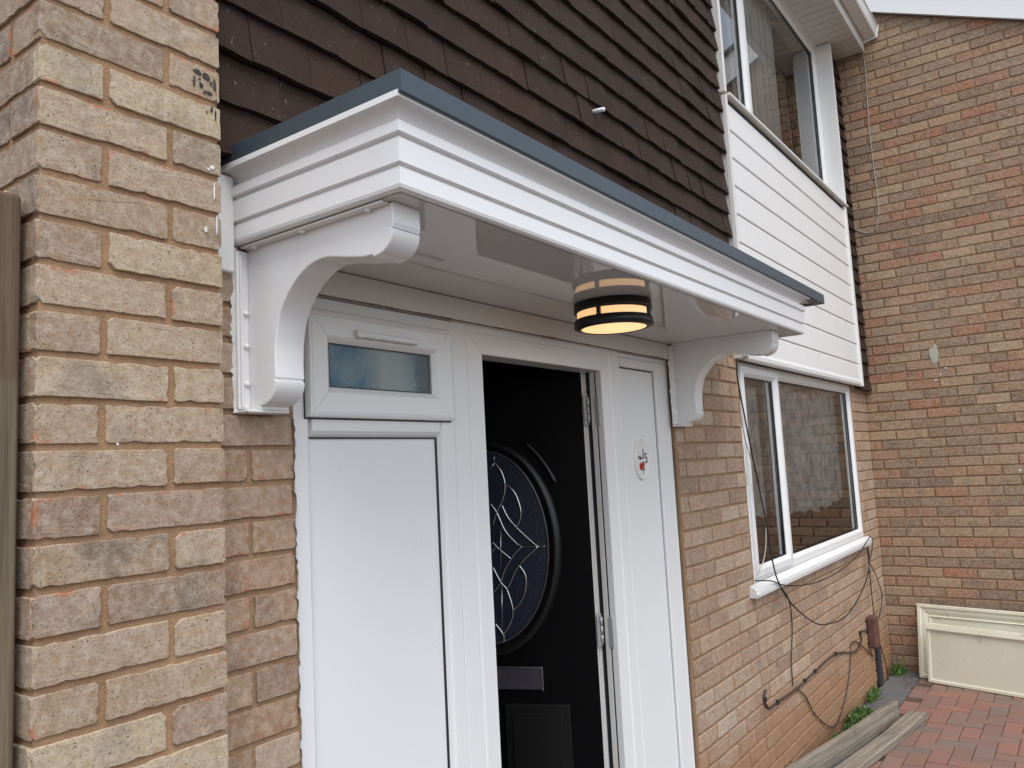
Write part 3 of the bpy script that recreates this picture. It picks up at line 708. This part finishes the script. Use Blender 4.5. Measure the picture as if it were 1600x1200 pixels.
curves = [[(93, 85), (95, 122)], [(95, 122), (125, 160), (142, 215), (136, 275), (106, 345), (88, 400)], [(95, 122), (72, 160)], [(142, 218), (185, 255), (212, 330), (208, 380), (193, 410)],
          [(128, 310), (155, 365), (193, 410), (240, 455), (290, 495), (320, 494)], [(78, 305), (106, 345), (140, 420), (180, 468), (218, 496), (290, 495)],
          [(85, 475), (125, 515), (168, 550)], [(218, 496), (180, 535), (140, 605), (124, 655), (92, 700)], [(290, 495), (205, 580), (165, 660), (150, 690)],
          [(205, 580), (232, 620), (235, 680), (215, 740), (180, 780)], [(87, 585), (124, 655), (152, 690), (178, 780), (165, 840), (135, 888)], [(98, 838), (135, 888), (136, 925)], [(168, 550), (105, 500), (88, 520)], [(123, 410), (123, 600)], [(128, 660), (130, 880)]]
for cpts in curves:
    P_ = [onD(*zp(*q)) for q in cpts]; P_ = [D(a, z, .008) for a, z in P_]
    MB().tube(catmull(P_, 6) if len(P_) > 2 else P_, .0028 if len(cpts) > 2 else .0018, 6).build('lead_came', M['came'], door)
lb = MB(); dbox(lb, .205, .585, .895, .975, 0.001, .012, .004); lbo = lb.build('letter_plate', M['letter'], door)
for a_, b_, c_, d_ in ((.205, .585, .972, .978), (.203, .2085, .893, .978), (.5815, .587, .893, .978)):
    q = MB(); dbox(q, a_, b_, c_, d_, .010, .0145, .001); q.build('plate_edge', M['chrome'], door)
for (a_, b_) in ((.11, .355), (.435, .68)):                # raised lower panels
    q = MB()
    for k, (d_, o0, o1) in enumerate(((0, .001, .012), (.028, .0125, .0165))): dbox(q, a_+d_, b_-d_, .16+d_, .845-d_, o0, o1, .003)
    q.build('raised_panel', M['black_mould'], door)
# hinges between door edge and frame
for zc in (1.905, 1.105, .33):
    h_ = MB()
    h_.bbox(2.548, 2.5805, .080, .084, zc-.058, zc+.058, .001)
    for o_ in (-.048, .048): h_.lathe([(.0, 0), (.004, .0), (.004, .003), (0, .003)], (2.562, .078, zc+o_), 10)
    [h_.lathe([(.0045, a_), (.0045, a_+.029)], (2.566, .074, zc), 12, True, True) for a_ in (-.046, -.0145, .017)]
    h_.build('hinge', M['hinge'], door)
    q = MB(); dbox(q, -.008, -.0052, zc-.055, zc+.05, -.034, -.010); q.build('hinge_leaf', M['hinge'], door)
    MB().bbox(2.5745, 2.5795, .034, .052, zc-.062, zc+.045, .001).build('hinge_leaf', M['hinge'], door)
MB().box(2.5790, 2.5808, .0445, .0490, .02, ZH-.003).build('weather_seal', M['black_gloss'], entr)
MB().bbox(2.5770, 2.5808, .0495, .0690, .02, ZH-.003, .0015).build('jamb_strip', M['pvc_old'], entr)
MB().box(2.5765, 2.5808, .070, .084, .02, ZH-.003).build('weather_seal', M['black_gloss'], entr)
MB().bbox(2.570, 2.5805, .0978, .15, .02, ZH-.003, .002).build('door_stop', M['black_gloss'], entr)

# ------------------------------------------------------------------ canopy
can = empty('door_canopy', (2.3, 0, 2.2), 'white moulded porch canopy with slate grey roof edge over the front door', 'canopy')
KX0, KX1, KYF = .997, 3.425, -.492
fp = [(-.012, 2.2005), (-.004, 2.201), (.001, 2.204), (.003, 2.210), (.003, 2.239), (.000, 2.243), (-.001, 2.2455), (.004, 2.246), (.007, 2.2485), (.008, 2.290), (.006, 2.293), (.003, 2.2945), (.003, 2.2985), (.010, 2.299), (.0125, 2.3015), (.0125, 2.3195), (.010, 2.3225), (-.006, 2.3232)]
for k in range(1, 9):
    a = PI/2*k/8; fp.append((-.006+.034*(1-math.cos(a)), 2.3232+.0285*math.sin(a)))
fp += [(.031, 2.352), (.031, 2.3635)]
MB().sweep_rect(KX0, KX1, KYF, 0, fp).build('fascia', M['grp'], can)
re_ = MB(); EX0, EX1, EYF = .967, 3.655, -.531
re_.sweep_rect(EX0+.01, EX1-.01, EYF+.01, 0, [(-.03, 2.3575), (.0085, 2.3575), (.010, 2.359), (.010, 2.3985), (.0085, 2.400), (-.02, 2.400)]); re_.build('roof_edge', M['grey_trim'], can)
MB().box(EX0+.02, EX1-.02, EYF+.02, -.021, 2.3625, 2.3645).build('roof_underside', M['grp'], can)
rt = MB(); rt.add([(EX0+.02, EYF+.02, 2.3995), (EX1-.02, EYF+.02, 2.3995), (EX1-.02, 0, 2.415), (EX0+.02, 0, 2.415)], [(0, 1, 2, 3)]); rt.build('roof', M['grey_trim'], can)
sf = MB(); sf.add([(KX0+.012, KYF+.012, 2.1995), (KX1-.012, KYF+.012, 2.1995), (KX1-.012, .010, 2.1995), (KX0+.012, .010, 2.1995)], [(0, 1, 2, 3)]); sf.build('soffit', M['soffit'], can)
MB().bbox(.9125, .992, -.018, .003, 2.138, 2.345, .004).build('end_trim', M['pvc'], can)
# gallows brackets
prof = [(0.0, 2.1988), (-.440, 2.1988), (-.440, 2.160), (-.4375, 2.1515), (-.434, 2.1515)]
prof += [(-.440+.052*(1-math.cos(t))*1.0 if False else -.438+.050*(1-math.cos(t)), 2.149-.043*math.sin(t)) for t in [PI/2*k/14 for k in range(0, 15)]]
prof += [(-.384, 2.1055), (-.383, 2.110)]
prof += [(q.x, q.y) for q in [Vector((v_.x, v_.y)) for v_ in catmull([Vector((-.360, 2.1105, 0)), Vector((-.316, 2.1185, 0)), Vector((-.250, 2.131, 0)), Vector((-.198, 2.122, 0)), Vector((-.150, 2.091, 0)), Vector((-.113, 2.045, 0)), Vector((-.098, 1.995, 0)), Vector((-.094, 1.950, 0)), Vector((-.095, 1.912, 0))], 5)]]
prof += [(-.092, 1.910), (-.092, 1.906)]
prof += [(-.096+.050*(1-math.cos(t)), 1.904-.046*math.sin(t)) for t in [PI/2*k/14 for k in range(0, 15)]]
prof += [(-.042, 1.856), (-.042, 1.850), (0.0, 1.850)]
def bracket(x0, x1, fl):
    br = MB().prism(prof, x0, x1, .0025).build('bracket', M['grp'], can)
    f0, f1 = (x0-.030, x0-.0003)
    MB().bbox(f0, f1, -.010, .004, 1.852, 2.1905, .003).build('wall_flange', M['grp'], br)
    MB().bbox(f0+.006, f0+.013, -.014, -.0095, 1.856, 2.178, .002).build('flange_bead', M['grp'], br)
    MB().bbox(f0+.010, f1, -.432, -.0105, 2.1945, 2.1988, .001).build('top_flange', M['grp'], br)
    for z_ in (2.055, 1.985, 1.905):
        s_ = MB().lathe([(0, .006), (.004, .0055), (.0065, .003), (.0068, 0)], (0, 0, 0), 14)
        s_.v = [(f0+.021+p[0], -.0100-p[2], z_+p[1]) for p in s_.v]; s_.build('screw_cap', M['grp'], br)
    for y_ in (-.045, -.20, -.385):
        s_ = MB().lathe([(0, -.006), (.004, -.0055), (.0065, -.003), (.0068, 0)], (f0+.020, y_, 2.1945), 14); s_.build('screw_cap', M['grp'], br)
    return br
bl = bracket(1.030, 1.104, -1); brr = bracket(3.172, 3.250, -1)
# ragged silicone bead down the left flange and under both brackets
for k_, (X, z0, z1, par) in enumerate(((1.000, 1.845, 2.205, bl), (3.142, 1.845, 2.13, brr))):
    v = []; i = 0; zz = z0
    while zz < z1:
        wd = rng.uniform(.004, .009)+(.006 if rng.random() < .15 else 0); v += [(X-wd, -.0006, zz), (X+.004, -.006, zz)]; zz += .008; i += 1
    s_ = MB(); s_.add(v, [(2*q, 2*q+1, 2*q+3, 2*q+2) for q in range(i-1)], True); s_.build('silicone_bead', M['foam'], par)
    MB().bbox(X, X+.105, -.043, .002, 1.8425, 1.8497, .003).build('silicone_bead', M['foam'], par)

# ------------------------------------------------------------------ porch light
LX, LY, LZ = 2.18, -.262, 2.199
lamp = empty('porch_light', (LX, LY, LZ), 'lit round black drum porch light glowing orange under the canopy', 'light')
R_ = .122; ZS = .82
MB().lathe([(r, z*ZS) for r, z in [(0, 0), (R_-.006, 0), (R_-.002, -.002), (R_-.002, -.020), (R_, -.022), (R_, -.034), (R_-.012, -.0345)]], (LX, LY, LZ), 64).build('top_ring', M['black_metal'], lamp)
MB().lathe([(r, z*ZS) for r, z in [(R_-.012, -.062), (R_-.002, -.0625), (R_-.002, -.070), (R_+.001, -.072), (R_+.001, -.092), (R_-.012, -.098), (R_-.020, -.0985), (R_-.022, -.094)]], (LX, LY, LZ), 64).build('lower_ring', M['black_metal'], lamp)
MB().lathe([(r, z*ZS) for r, z in [(R_-.010, -.030), (R_-.010, -.066)]], (LX, LY, LZ), 64).build('side_diffuser', M['lamp_side'], lamp)
MB().lathe([(r, z*ZS) for r, z in [(R_-.020, -.096), (R_*.6, -.1015), (R_*.3, -.1035), (.001, -.104)]], (LX, LY, LZ), 64, False, True).build('lens', M['lamp'], lamp)
for k in range(4):
    a = math.radians(187+90*k); c_, s_ = math.cos(a), math.sin(a); b_ = MB()
    b_.bbox(R_-.011, R_-.001, -.006, .006, -.064, -.032, .001); b_.v = [(LX+p[0]*c_-p[1]*s_, LY+p[0]*s_+p[1]*c_, LZ+p[2]*ZS) for p in b_.v]
    b_.build('strut', M['black_metal'], lamp)

# ------------------------------------------------------------------ house number plaque
QX, QZ, QY = 2.872, 1.713, FY+.006
pl = empty('number_plaque', (QX, QY, QZ), 'white oval ceramic house number plaque with red flower on the white side panel', 'plaque')
v = []; n = 40
rr = [(1, 0), (1, -.006), (.96, -.0085), (.90, -.009), (.87, -.0075), (.83, -.0072)]
for s_, o_ in rr: v += [(QX+.060*s_*math.cos(2*PI*k/n), QY+o_, QZ+.083*s_*math.sin(2*PI*k/n)) for k in range(n)]
f = [(k*n+i, k*n+(i+1) % n, (k+1)*n+(i+1) % n, (k+1)*n+i) for k in range(len(rr)-1) for i in range(n)]+[tuple((len(rr)-1)*n+i for i in range(n))]
b = MB(); b.add(v, f, True); b.build('plate', M['glaze_white'], pl)
def text(s_, x, z, size, name):
    c = bpy.data.curves.new('t', 'FONT'); c.body = s_; c.size = size; c.extrude = .0004; c.offset = .0002; c.align_x = 'CENTER'
    o = bpy.data.objects.new('t', c); COL.objects.link(o); bpy.context.view_layer.update()
    me = bpy.data.meshes.new_from_object(o.evaluated_get(bpy.context.evaluated_depsgraph_get())); bpy.data.objects.remove(o)
    me.transform(Matrix.Translation((x, QY-.0082, z)) @ Matrix.Rotation(PI/2, 4, 'X')); me.materials.clear(); me.materials.append(M['ink']); me.name = name
    link(name, me, pl)
text('No', QX-.018, QZ-.002, .024, 'lettering'); text('1', QX+.009, QZ+.0, .058, 'numeral'); text('5', QX+.032, QZ-.016, .058, 'numeral')
def dab(x, z, w, h, m, nm, sd): blob(pl, nm, m, QX+x, QY-.0076, QZ+z, w, h, 10, .0008, seed=sd)
dab(-.006, -.027, .050, .042, M['red_enamel'], 'flower', 1); dab(-.014, -.028, .016, .020, M['orange_enamel'], 'flower', 2); dab(.008, -.022, .014, .016, M['orange_enamel'], 'flower', 3)
dab(-.008, -.042, .014, .010, M['green_enamel'], 'leaf', 4); dab(.006, -.045, .016, .009, M['blue_enamel'], 'leaf', 5); dab(.012, -.038, .010, .010, M['green_enamel'], 'leaf', 6); dab(.002, -.056, .006, .010, M['green_enamel'], 'leaf', 7)

# ------------------------------------------------------------------ overflow stub in the tiles
p = at(933, 173, -.06)
b = MB(); b.tube([p+Vector((0, .05, .002)), p+Vector((0, 0, 0)), p+Vector((0, -.030, -.004))], .0085, 12); ov = b.build('overflow_pipe', M['paint_blob'])
tag(ov, 'short white plastic pipe end sticking out of the brown tiles', 'pipe')

# ------------------------------------------------------------------ net curtains
def curtain(name, label, x0, x1, z0, z1, y, m, folds, amp, scallop=0):
    nx, nz = 180, 14; v = []; f = []
    for j in range(nz+1):
        for i in range(nx+1):
            s_ = i/nx; x = x0+(x1-x0)*s_; zb = z0+(scallop*abs(math.sin(s_*PI*9))+scallop*.8*math.sin(s_*7) if scallop else 0)
            z = zb+(z1-zb)*j/nz; yy = y+amp*math.sin(2*PI*folds*s_+.8*math.sin(5*s_))*(.6+.4*(1-j/nz))+amp*.4*math.sin(2*PI*folds*2.3*s_+1)
            v.append((x, yy, z))
    for j in range(nz):
        for i in range(nx): a = j*(nx+1)+i; f.append((a, a+1, a+nx+2, a+nx+1))
    b = MB(); b.add(v, f, True); o = b.build(name, m, None, fix=False); return tag(o, label, 'curtain')
curtain('net_curtain', 'patterned lace net curtain with scalloped hem behind the ground floor window', 3.95, 6.36, 1.33, 2.24, .115, M['lace'], 16, .014, .03)
curtain('net_curtain', 'gathered sheer net curtain behind the upstairs window', 4.2, 5.75, 3.55, 4.95, .19, M['sheer'], 11, .032)

# ------------------------------------------------------------------ neighbour's wall
nb = empty('neighbour_house', (CX+2, -1.0, 0), 'projecting brick side wall of the neighbouring house with white bargeboard', 'house')
NY1 = -2.3
slope = (5.23-4.79)/(1.342-.371)
def bz(y): return 5.23+slope*(y+.371)
wb = MB(); wb.add([(CX+.006, 1.2, 0), (CX+.006, NY1+.006, 0), (CX+.006, NY1+.006, bz(NY1)+.1), (CX+.006, 1.2, bz(1.2)+.1),
                   (CX+4, 1.2, 0), (CX+4, NY1+.006, 0), (CX+4, NY1+.006, bz(NY1)+.1), (CX+4, 1.2, bz(1.2)+.1)],
                  [(0, 1, 2, 3), (7, 6, 5, 4), (1, 5, 6, 2), (4, 0, 3, 7), (3, 2, 6, 7)])
nwall = wb.build('wall', M['mortar_far'], nb)
fb = BrickSet(M['brick_far'], False, 8)
PF = lambda uu, z: ((CX, -uu, z), -PI/2)
sp = [s for s in course_specs(0.0, -NY1, .045, 5.6, PF, pitch=.2255, phase=.196-.2255/2) if s[0][2] < bz(s[0][1])+.12]
# phase check: the course whose bed is near z=1.032 has its joints at .196 + n*.2255
lay(nwall, sp, fb)
def slant(x0, x1, za, zb_, y0=1.0, y1=NY1-.15):
    return MB().add([(x0, y0, bz(y0)+za), (x1, y0, bz(y0)+za), (x1, y1, bz(y1)+za), (x0, y1, bz(y1)+za), (x0, y0, bz(y0)+zb_), (x1, y0, bz(y0)+zb_), (x1, y1, bz(y1)+zb_), (x0, y1, bz(y1)+zb_)],
                    [(3,2,1,0),(4,5,6,7),(0,1,5,4),(1,2,6,5),(2,3,7,6),(3,0,4,7)])
def slb(name, m, par, *a):
    b = MB(); x0, x1, za, zb_ = a; y0, y1 = 1.0, NY1-.15
    b.add([(x0, y0, bz(y0)+za), (x1, y0, bz(y0)+za), (x1, y1, bz(y1)+za), (x0, y1, bz(y1)+za), (x0, y0, bz(y0)+zb_), (x1, y0, bz(y0)+zb_), (x1, y1, bz(y1)+zb_), (x0, y1, bz(y1)+zb_)],
          [(3,2,1,0),(4,5,6,7),(0,1,5,4),(1,2,6,5),(2,3,7,6),(3,0,4,7)]); return b.build(name, m, par)
slb('bargeboard', M['pvc'], nb, CX-.045, CX-.020, .0, .25)
slb('barge_soffit', M['grey_trim'], nb, CX-.0195, CX+.005, .004, .03)
slb('roof', M['roof'], nb, CX-.07, CX+4.1, .2505, .29)
p = atX(1460, 560, CX); blob(nwall, 'cement_patch', M['patch'], CX-.002, p.y, p.z+.03, .085, .15, 16, .002, '-x', 6)
for i, (x, y, w_, h_) in enumerate([(1478, 575, .02, .012), (1470, 585, .008, .03), (1462, 594, .03, .008), (1594, 735, .015, .02)]):
    p = atX(x, y, CX); blob(nwall, 'paint_spot', M['paint_blob'], CX-.003, p.y, p.z, w_, h_, 9, .001, '-x', 40+i)

# ------------------------------------------------------------------ cables on the wall
def cz(a, b_): return (1180+a/3.75, 820+b_/3.75)
def wz(a, b_): return (1130+a/3.158, 560+b_/3.158)
def cable(label, pts, r, m, Y=-.007, name='cable'):
    P_ = [at(x, y, Y+rng.uniform(-.002, .002)) for x, y in pts]
    b = MB(); b.tube(catmull(P_, 7), r, 7); return tag(b.build(name, m), label, 'cable')
cable('thick black cable clipped diagonally up the lower brick wall to the brown box', [cz(*q) for q in [(690, 620), (650, 618), (615, 632), (622, 680), (585, 742), (470, 757), (350, 860), (250, 955), (130, 1040), (80, 1073), (52, 1020), (62, 968)]], .0055, M['cable_brown'])
cl = bpy.data.objects['cable']
for q in [(615, 632), (470, 757), (350, 860), (290, 915), (130, 1040), (56, 1025)]:
    p = at(*cz(*q), -.007); MB().bbox(p.x-.010, p.x+.010, -.016, -.0005, p.z-.010, p.z+.012, .003).build('clip', M['cable_black'], cl)
cable('black cable hanging down the ground floor window and looping under its sill', [wz(*q) for q in [(68, 0), (72, 105), (108, 300), (150, 510), (205, 770)]]+[cz(*q) for q in [(95, 180), (130, 320), (190, 430), (260, 510), (350, 575), (420, 582), (520, 545), (600, 440), (655, 310), (668, 220), (660, 130)]], .004, M['cable_black'], -.046)
cable('thin dark cable dropping straight from the window sill corner to the diagonal cable', [cz(*q) for q in [(150, 365), (200, 445), (217, 600), (212, 800), (222, 945)]], .0032, M['cable_brown'])
cable('thin brown cable drooping in a deep loop across the stained lower brickwork', [cz(*q) for q in [(240, 955), (295, 1005), (350, 1110), (440, 1183), (490, 1140), (540, 960), (560, 780), (562, 700), (600, 688), (695, 772)]], .0035, M['cable_brown'])
cable('dark cable draped along the front of the ground floor window sill', [cz(*q) for q in [(0, 328), (100, 330), (180, 355), (330, 345), (480, 280), (600, 180), (655, 95), (672, 72), (688, 90), (682, 160), (665, 215)]], .0032, M['cable_black'], -.042)
cable('dark cable running straight down from the sill end to the brown box', [cz(*q) for q in [(658, 130), (666, 230), (678, 360), (696, 530)]], .0035, M['cable_black'], -.03)
cable('dark cable bowing out right of the straight one above the brown box', [cz(*q) for q in [(668, 218), (712, 305), (740, 400), (740, 470), (724, 548)]], .0032, M['cable_black'], -.03)
cable('black cable trailing from the brown box down to the grey paving edge', [cz(*q) for q in [(718, 660), (745, 745), (772, 850), (782, 950), (775, 1005)]]+[], .0035, M['cable_black'], -.03)
cable('thin pale cable hanging across the narrow pane of the ground floor window', [wz(*q) for q in [(74, 112), (98, 350), (150, 540), (190, 680), (211, 830), (203, 980), (165, 1075)]], .0028, M['cable_white'], -.040)
P_ = [atX(x, y, CX-.006) for x, y in [(1347, 70), (1353, 120), (1358, 200), (1370, 300), (1372, 335), (1366, 360), (1345, 362), (1320, 345)]]
tag(MB().tube(catmull(P_, 6), .0035, 6).build('cable', M['cable_white']), 'thin pale cable running down the neighbour wall from the eaves', 'cable')
# brown box and conduit
pa, pb_ = at(*cz(672, 545), -.035), at(*cz(742, 690), -.035)
bx = MB(); bx.bbox(pa.x+.02, pa.x+.13, -.062, -.001, pb_.z+.01, pa.z, .012); tag(bx.build('cable_box', M['block_brown']), 'rusty brown cable box on the brick wall near the inner corner', 'box')
qa = at(*cz(708, 690), -.02); qb = at(*cz(740, 945), -.02)
tag(MB().bbox(qa.x+.02, qa.x+.085, -.030, -.0012, max(qb.z, .016), pb_.z+.008, .006).build('cable_conduit', M['conduit']), 'flat black cable conduit rising from the ground to the brown box', 'conduit')

# ------------------------------------------------------------------ planks
def plank(label, A, B, w_, h_, zb, lean=0, chop=0):
    A = Vector(A); B = Vector(B); L = (B-A).length; a = math.atan2(B.y-A.y, B.x-A.x)
    b = MB(); bm = bmesh.new(); bmesh.ops.create_cube(bm, size=1)
    for v in bm.verts: v.co = Vector((L/2+v.co.x*L, v.co.y*w_, h_/2+v.co.z*h_))
    if chop:
        for v in bm.verts:
            if v.co.x > L*.9 and v.co.y > 0: v.co.x -= chop
    bmesh.ops.bevel(bm, geom=bm.edges[:], offset=.006, segments=2, profile=.5, affect='EDGES')
    bmesh.ops.subdivide_edges(bm, edges=[e_ for e_ in bm.edges if abs(e_.verts[0].co.x-e_.verts[1].co.x) > .5], cuts=10)
    for v in bm.verts: v.co.y += .004*math.sin(v.co.x*4); v.co.z += .002*math.sin(v.co.x*7+1)+.002
    b.from_bm(bm); o = b.build('plank', M['plank'])
    o.location = (A.x, A.y, zb); o.rotation_euler = (lean, 0, a); return tag(o, label, 'plank', 'planks lying by the wall')
plank('grey weathered plank standing on edge nearest the brick wall', (3.55, .085), (5.575, -.262), .035, .118, .011, -.03)
plank('grey weathered plank lying flat in front of the upright one', (3.75, -.105), (5.66, -.375), .095, .046, .011, 0, .03)

# ------------------------------------------------------------------ cream boards leaning on the neighbour wall
def cream(label, foot, ang, H, Wd, lean, front):
    b = MB()
    if front:
        b.ring(0, Wd, 0, H, [(0, .024), (0, .002), (.003, -.003), (.020, -.003), (.026, .003), (.034, .004)], 0)
        b.box(.033, Wd-.033, .004, .022, .033, H-.045); b.prism([(.02, H-.046), (-.010, H-.046), (-.012, H-.040), (-.006, H-.012), (.006, H-.0035), (.02, H-.0035)], .004, Wd-.004)
    else:
        b.ring(0, Wd, 0, H, [(0, .040), (0, .0), (.004, -.004), (.022, -.004), (.030, .004), (.050, .006), (.075, .016), (.085, .010), (.095, .022)], 0)
        b.box(.09, Wd-.09, .020, .036, .09, H-.09)
    o = b.build('cream_board', M['cream']); o.location = foot; o.rotation_euler = (-lean, 0, ang)
    return tag(o, label, 'board', 'cream boards leaning on the neighbour wall')
cream('tall cream moulded board leaning at the back against the neighbour wall', (6.640, -.215, .016), -PI/2-.20, .53, 1.25, .16, False)
cream('lower flat cream board with lipped top leaning in front of the moulded one', (6.535, -.290, .016), -PI/2-.27, .415, 1.25, .12, True)

# ------------------------------------------------------------------ weeds
def weed(label, cx, cy, rx, ry, h, n, m='leaf'):
    r_ = random.Random(int(cx*1000)); b = MB()
    for k in range(n):
        a = r_.uniform(0, 2*PI); q = math.sqrt(r_.random()); x = cx+rx*q*math.cos(a); y = min(cy+ry*q*math.sin(a), -.006); z = .012+h*(1-q*.7)*r_.random()*(.55+.45*math.sin(x*41)*math.sin(x*17+2))
        bl_ = r_.random() < .35; L = r_.uniform(.035, .075) if bl_ else r_.uniform(.012, .028); d = Vector((r_.uniform(-1, 1), r_.uniform(-1, .6), r_.uniform(.1, 1.1))).normalized(); s_ = d.cross(Vector((r_.uniform(-1, 1), r_.uniform(-1, 1), .5))).normalized()*(.0022 if bl_ else L*.27); p_ = Vector((x, y, z*(.3 if bl_ else 1)))
        if (p_+d*L).y > -.003: d.y = -abs(d.y)
        b.add([p_, p_+d*L*.45+s_, p_+d*L, p_+d*L*.45-s_], [(0, 1, 2, 3)])
    root = empty('weed', (cx, cy, .01), label, 'weed', 'weeds at the foot of the wall'); b.build('leaves', M[m], root, fix=False)
    st = MB()
    for k in range(max(4, n//40)):
        a = r_.uniform(0, 2*PI); x, y = cx+rx*.5*math.cos(a), min(cy+ry*.5*math.sin(a), -.008)
        st.tube([(x, y, .004), (x+r_.uniform(-.01, .01), y-.004, h*.4), (x+r_.uniform(-.03, .03), min(y+r_.uniform(-.02, .01), -.006), h*.85)], .0013, 5)
    st.build('stem', M['leaf'], root)
weed('bushy green weed clump spreading over the grey pavers by the wall', 5.42, -.065, .24, .075, .11, 1100)
weed('low green weeds at the foot of the black conduit', 5.98, -.03, .16, .028, .10, 380)
weed('small grassy weed tuft in the inner corner by the cream boards', 6.70, -.06, .11, .05, .15, 420)
weed('sparse low weeds between the upright plank and the brick wall', 4.95, -.03, .16, .025, .06, 220)
db = MB(); r_ = random.Random(5)
for k in range(260):
    x, y = r_.uniform(6.30, 6.80), r_.uniform(-.34, -.12); L = r_.uniform(.006, .02); a = r_.uniform(0, 6.28); z = .0135+r_.random()*.01
    db.add([(x, y, z), (x+L*math.cos(a), y+L*math.sin(a), z+.003), (x+L*math.cos(a+.7), y+L*math.sin(a+.7), z+.001)], [(0, 1, 2)])
tag(db.build('leaf_litter', M['leaf_dry'], fix=False), 'brown dead leaf litter below the cream boards', 'litter', kind='stuff')
